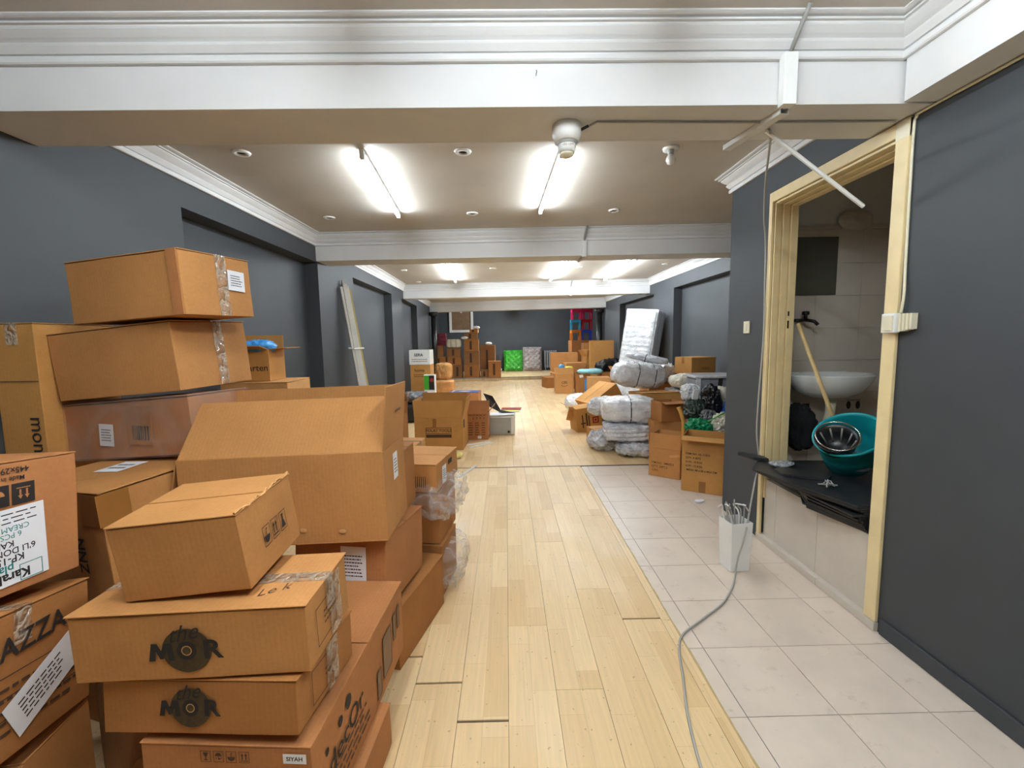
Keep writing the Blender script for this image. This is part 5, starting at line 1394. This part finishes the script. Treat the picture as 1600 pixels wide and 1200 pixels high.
carton('carton', 'dark carton buried under the grey storage case', (2.46, 5.22, 0), 2, (0.48, 0.40, 0.575), 'kraft_dark', tape=None, cuts=3)
# slanted plain carton, white bag and tipped carton on the aisle side
b = carton('carton', 'plain carton tipped on its edge between the white sacks', (1.64, 7.15, 0.17), 20, (0.56, 0.50, 0.42), 'kraft_tan', rx=0, ry=-32, tape=None, cuts=4)
bundle('white_sack', 'white sack on the floor behind the tipped carton with red print', (1.45, 8.2, 0.0), (0.70, 0.60, 0.36), 8, 'wrapped_white', 'sack', seed=15, p=2.6, wr=0.05)
bundle('clear_bag', 'dark clear plastic bag wedged beside the red-print carton', (1.56, 6.48, 0.0), (0.26, 0.30, 0.40), 0, 'dark_film', 'bag', seed=16, p=2.4, wr=0.09, fs=8)
DR = (0.42, 0.34, 0.36)
b = carton('open_carton', 'tipped open carton with a red square print on the aisle floor', (1.22, 6.62, 0.012), 9, DR, 'kraft_tan', ry=-6, tape=None, top='open', flaps={'f': (-82, 0.17), 'b': (-85, 0.17), 'l': (60, 0.14), 'r': (-88, 0.1)})
MB().box(-0.05, 0.05, -0.05, 0.05, 0, 0.001).build('printed_square', 'ink_red', b, M=face_M(DR, 'f', 0.09, -0.02))
flat(frame2d(-0.028, -0.028, 0.028, 0.028, 0.010)).build('printed_mark', 'kraft_tan', b, M=face_M(DR, 'f', 0.09, -0.02, off=0.003))
flat([rect(-0.12, -0.12, -0.10, 0.08), rect(-0.06, -0.09, -0.035, 0.10), rect(-0.14, -0.06, -0.07, -0.04), rect(-0.02, -0.12, 0.0, 0.06)]).build('printed_signs', 'ink_brown', b, M=face_M(DR, 'f'))
MB().box(-0.10, 0.0, -0.08, 0.08, 0, 0.005).build('loose_flap', 'kraft_tan', b, M=Matrix.Translation((-0.21, -0.05, 0.24)) @ Matrix.Rotation(R(20), 4, 'Y') @ Matrix.Rotation(R(90), 4, 'X'))
DQ = (0.24, 0.26, 0.20)
b = carton('carton', 'small carton on the floor beside the lowest bundle', (1.22, 5.78, 0.0), 14, DQ, 'kraft_tan', tape='brown_tape', cuts=3)

# ---- the two cartons on the tiles with printed text
DX = (0.355, 0.33, 0.505)
b = carton('open_carton', 'tall open carton on the tiles printed ITEM NO and QTY', (1.815, 3.93, 0), -31, DX, 'kraft_tan', top='open', flaps={'f': (104, 0.09), })
L5 = ['ITEM NO. CL-11015', 'QTY: 4 SETS', 'N.W.: 10 KGS', 'G.W.: 12 KGS', 'MEAS: 48 x 35 x 44.5 CM']
for k, s in enumerate(L5):
    wdt = len(s)*0.0118
    put_text(b, face_M(DX, 'f', -0.145+wdt/2, 0.095-0.037*k), s, 0.024, 'ink', 0.022)
MB().box(-0.028, 0.028, -0.05, 0.05, 0, 0.0012).build('tape', 'brown_tape', b, M=face_M(DX, 'f', 0.0, -0.20))
DY_ = (0.31, 0.34, 0.29)
b = carton('open_carton', 'shorter open carton on the tiles with a raised front flap and faint print', (1.655, 4.385, 0), -37, DY_, 'kraft', top='open', flaps={'f': (-3, 0.15), 'b': (10, 0.12), 'l': (5, 0.12), 'r': (8, 0.10)}, flap_mat='kraft')
for k, s in enumerate(['ITM NO. SM0053', 'QTY: 24PCS', 'C/N:']):
    wdt = len(s)*0.0148
    put_text(b, face_M(DY_, 'f', -0.12+wdt/2, -0.005-0.038*k), s, 0.031, 'ink_brown', 0.012)
MB().box(-0.05, 0.05, -0.012, 0.012, 0, 0.004).build('torn_patch', 'kraft_light', b, M=face_M(DY_, 'f', 0.10, 0.085, 12))
carton('carton', 'carton behind the two text-printed cartons on the tiles', (1.80, 4.90, 0), -5, (0.34, 0.26, 0.46), 'kraft', tape=None, cuts=3)
carton('carton', 'dark carton buried under the refuse bags behind the ITEM NO carton', (2.08, 4.52, 0), -8, (0.40, 0.34, 0.50), 'kraft_dark', tape=None, cuts=3)
# refuse heap
bundle('green_bag', 'bright green plastic bag on the refuse heap above the ITEM NO carton', (1.88, 4.24, 0.42), (0.24, 0.18, 0.17), 0, 'green_bag', 'bag', seed=20, p=2.3, wr=0.05, fs=8)
bundle('black_bag', 'tall shiny black refuse bag on the heap behind the ITEM NO carton', (2.13, 4.50, 0.505), (0.22, 0.24, 0.38), 0, 'black_bag', 'bag', seed=21, p=2.3, wr=0.07, sag=0.5, fs=7)
bundle('black_bag', 'dark green refuse bag left of the shiny black one', (1.96, 4.50, 0.505), (0.22, 0.20, 0.24), 0, 'dark_green_bag', 'bag', seed=22, p=2.3, wr=0.05, fs=8)
bundle('clear_bag', 'grey clear plastic bag lying before the black refuse bag', (2.02, 4.32, 0.50), (0.20, 0.14, 0.17), 0, 'dark_film', 'bag', seed=23, p=2.3, wr=0.06, fs=9)
bundle('cloth_heap', 'beige crumpled cloth at the right of the refuse heap', (2.12, 4.20, 0.42), (0.24, 0.20, 0.24), 0, 'cream_cloth', 'cloth', seed=24, p=2.2, wr=0.08, fs=9)
bundle('paper_bag', 'white paper bag on the refuse heap', (1.95, 4.62, 0.72), (0.17, 0.15, 0.16), 12, 'wrapped_white', 'bag', seed=25, p=3, wr=0.05, fs=9)
bundle('paper_bag', 'pale printed packet at the top right of the refuse heap', (2.28, 4.60, 0.64), (0.20, 0.14, 0.22), -20, 'cream_cloth', 'packet', seed=26, p=3, wr=0.04, fs=9)
bundle('blue_packet', 'blue packet at the right of the refuse heap', (2.26, 4.36, 0.50), (0.16, 0.14, 0.26), 8, 'blue_print', 'packet', seed=27, p=3, wr=0.03, fs=9)
tag(MB().box(-0.03, 0.03, -0.006, 0.006, 0, 0.11).build('white_tag', 'paper', M=TM((1.95, 4.50, 0.745), 10, 8, 6)), 'white cardboard tag standing on the refuse heap', 'tag')
tag(MB().tube([(1.93, 4.14, 0.58), (2.24, 4.24, 0.70)], 0.006, 6).build('green_stick', 'green_plastic', smooth=True), 'bright green plastic stick across the refuse heap', 'stick')
tag(MB().tube(smooth_path([(1.74, 4.26, 0.0), (1.745, 4.27, 0.50), (1.73, 4.28, 0.62), (1.70, 4.29, 0.70)]), [0.018]*8+[0.02]*7+[0.022], 8).build('chair_leg', 'wood_chair', smooth=True), 'curved yellow wooden chair leg standing left of the refuse heap', 'chair leg')
carton('open_carton', 'brown carton tilted behind the curved wooden leg', (1.80, 4.88, 0.462), 10, (0.26, 0.24, 0.22), 'kraft_dark', top='open', flaps={'f': (100, 0.08)})
tag(link('paper_scrap', bundle_mesh(0.09, 0.05, 0.02, 2.2, 6, 0.02, 4), 'paper', None, TM((1.62, 3.58, 0.0), 20)), 'white paper scrap on the tiles before the ITEM NO carton', 'scrap')
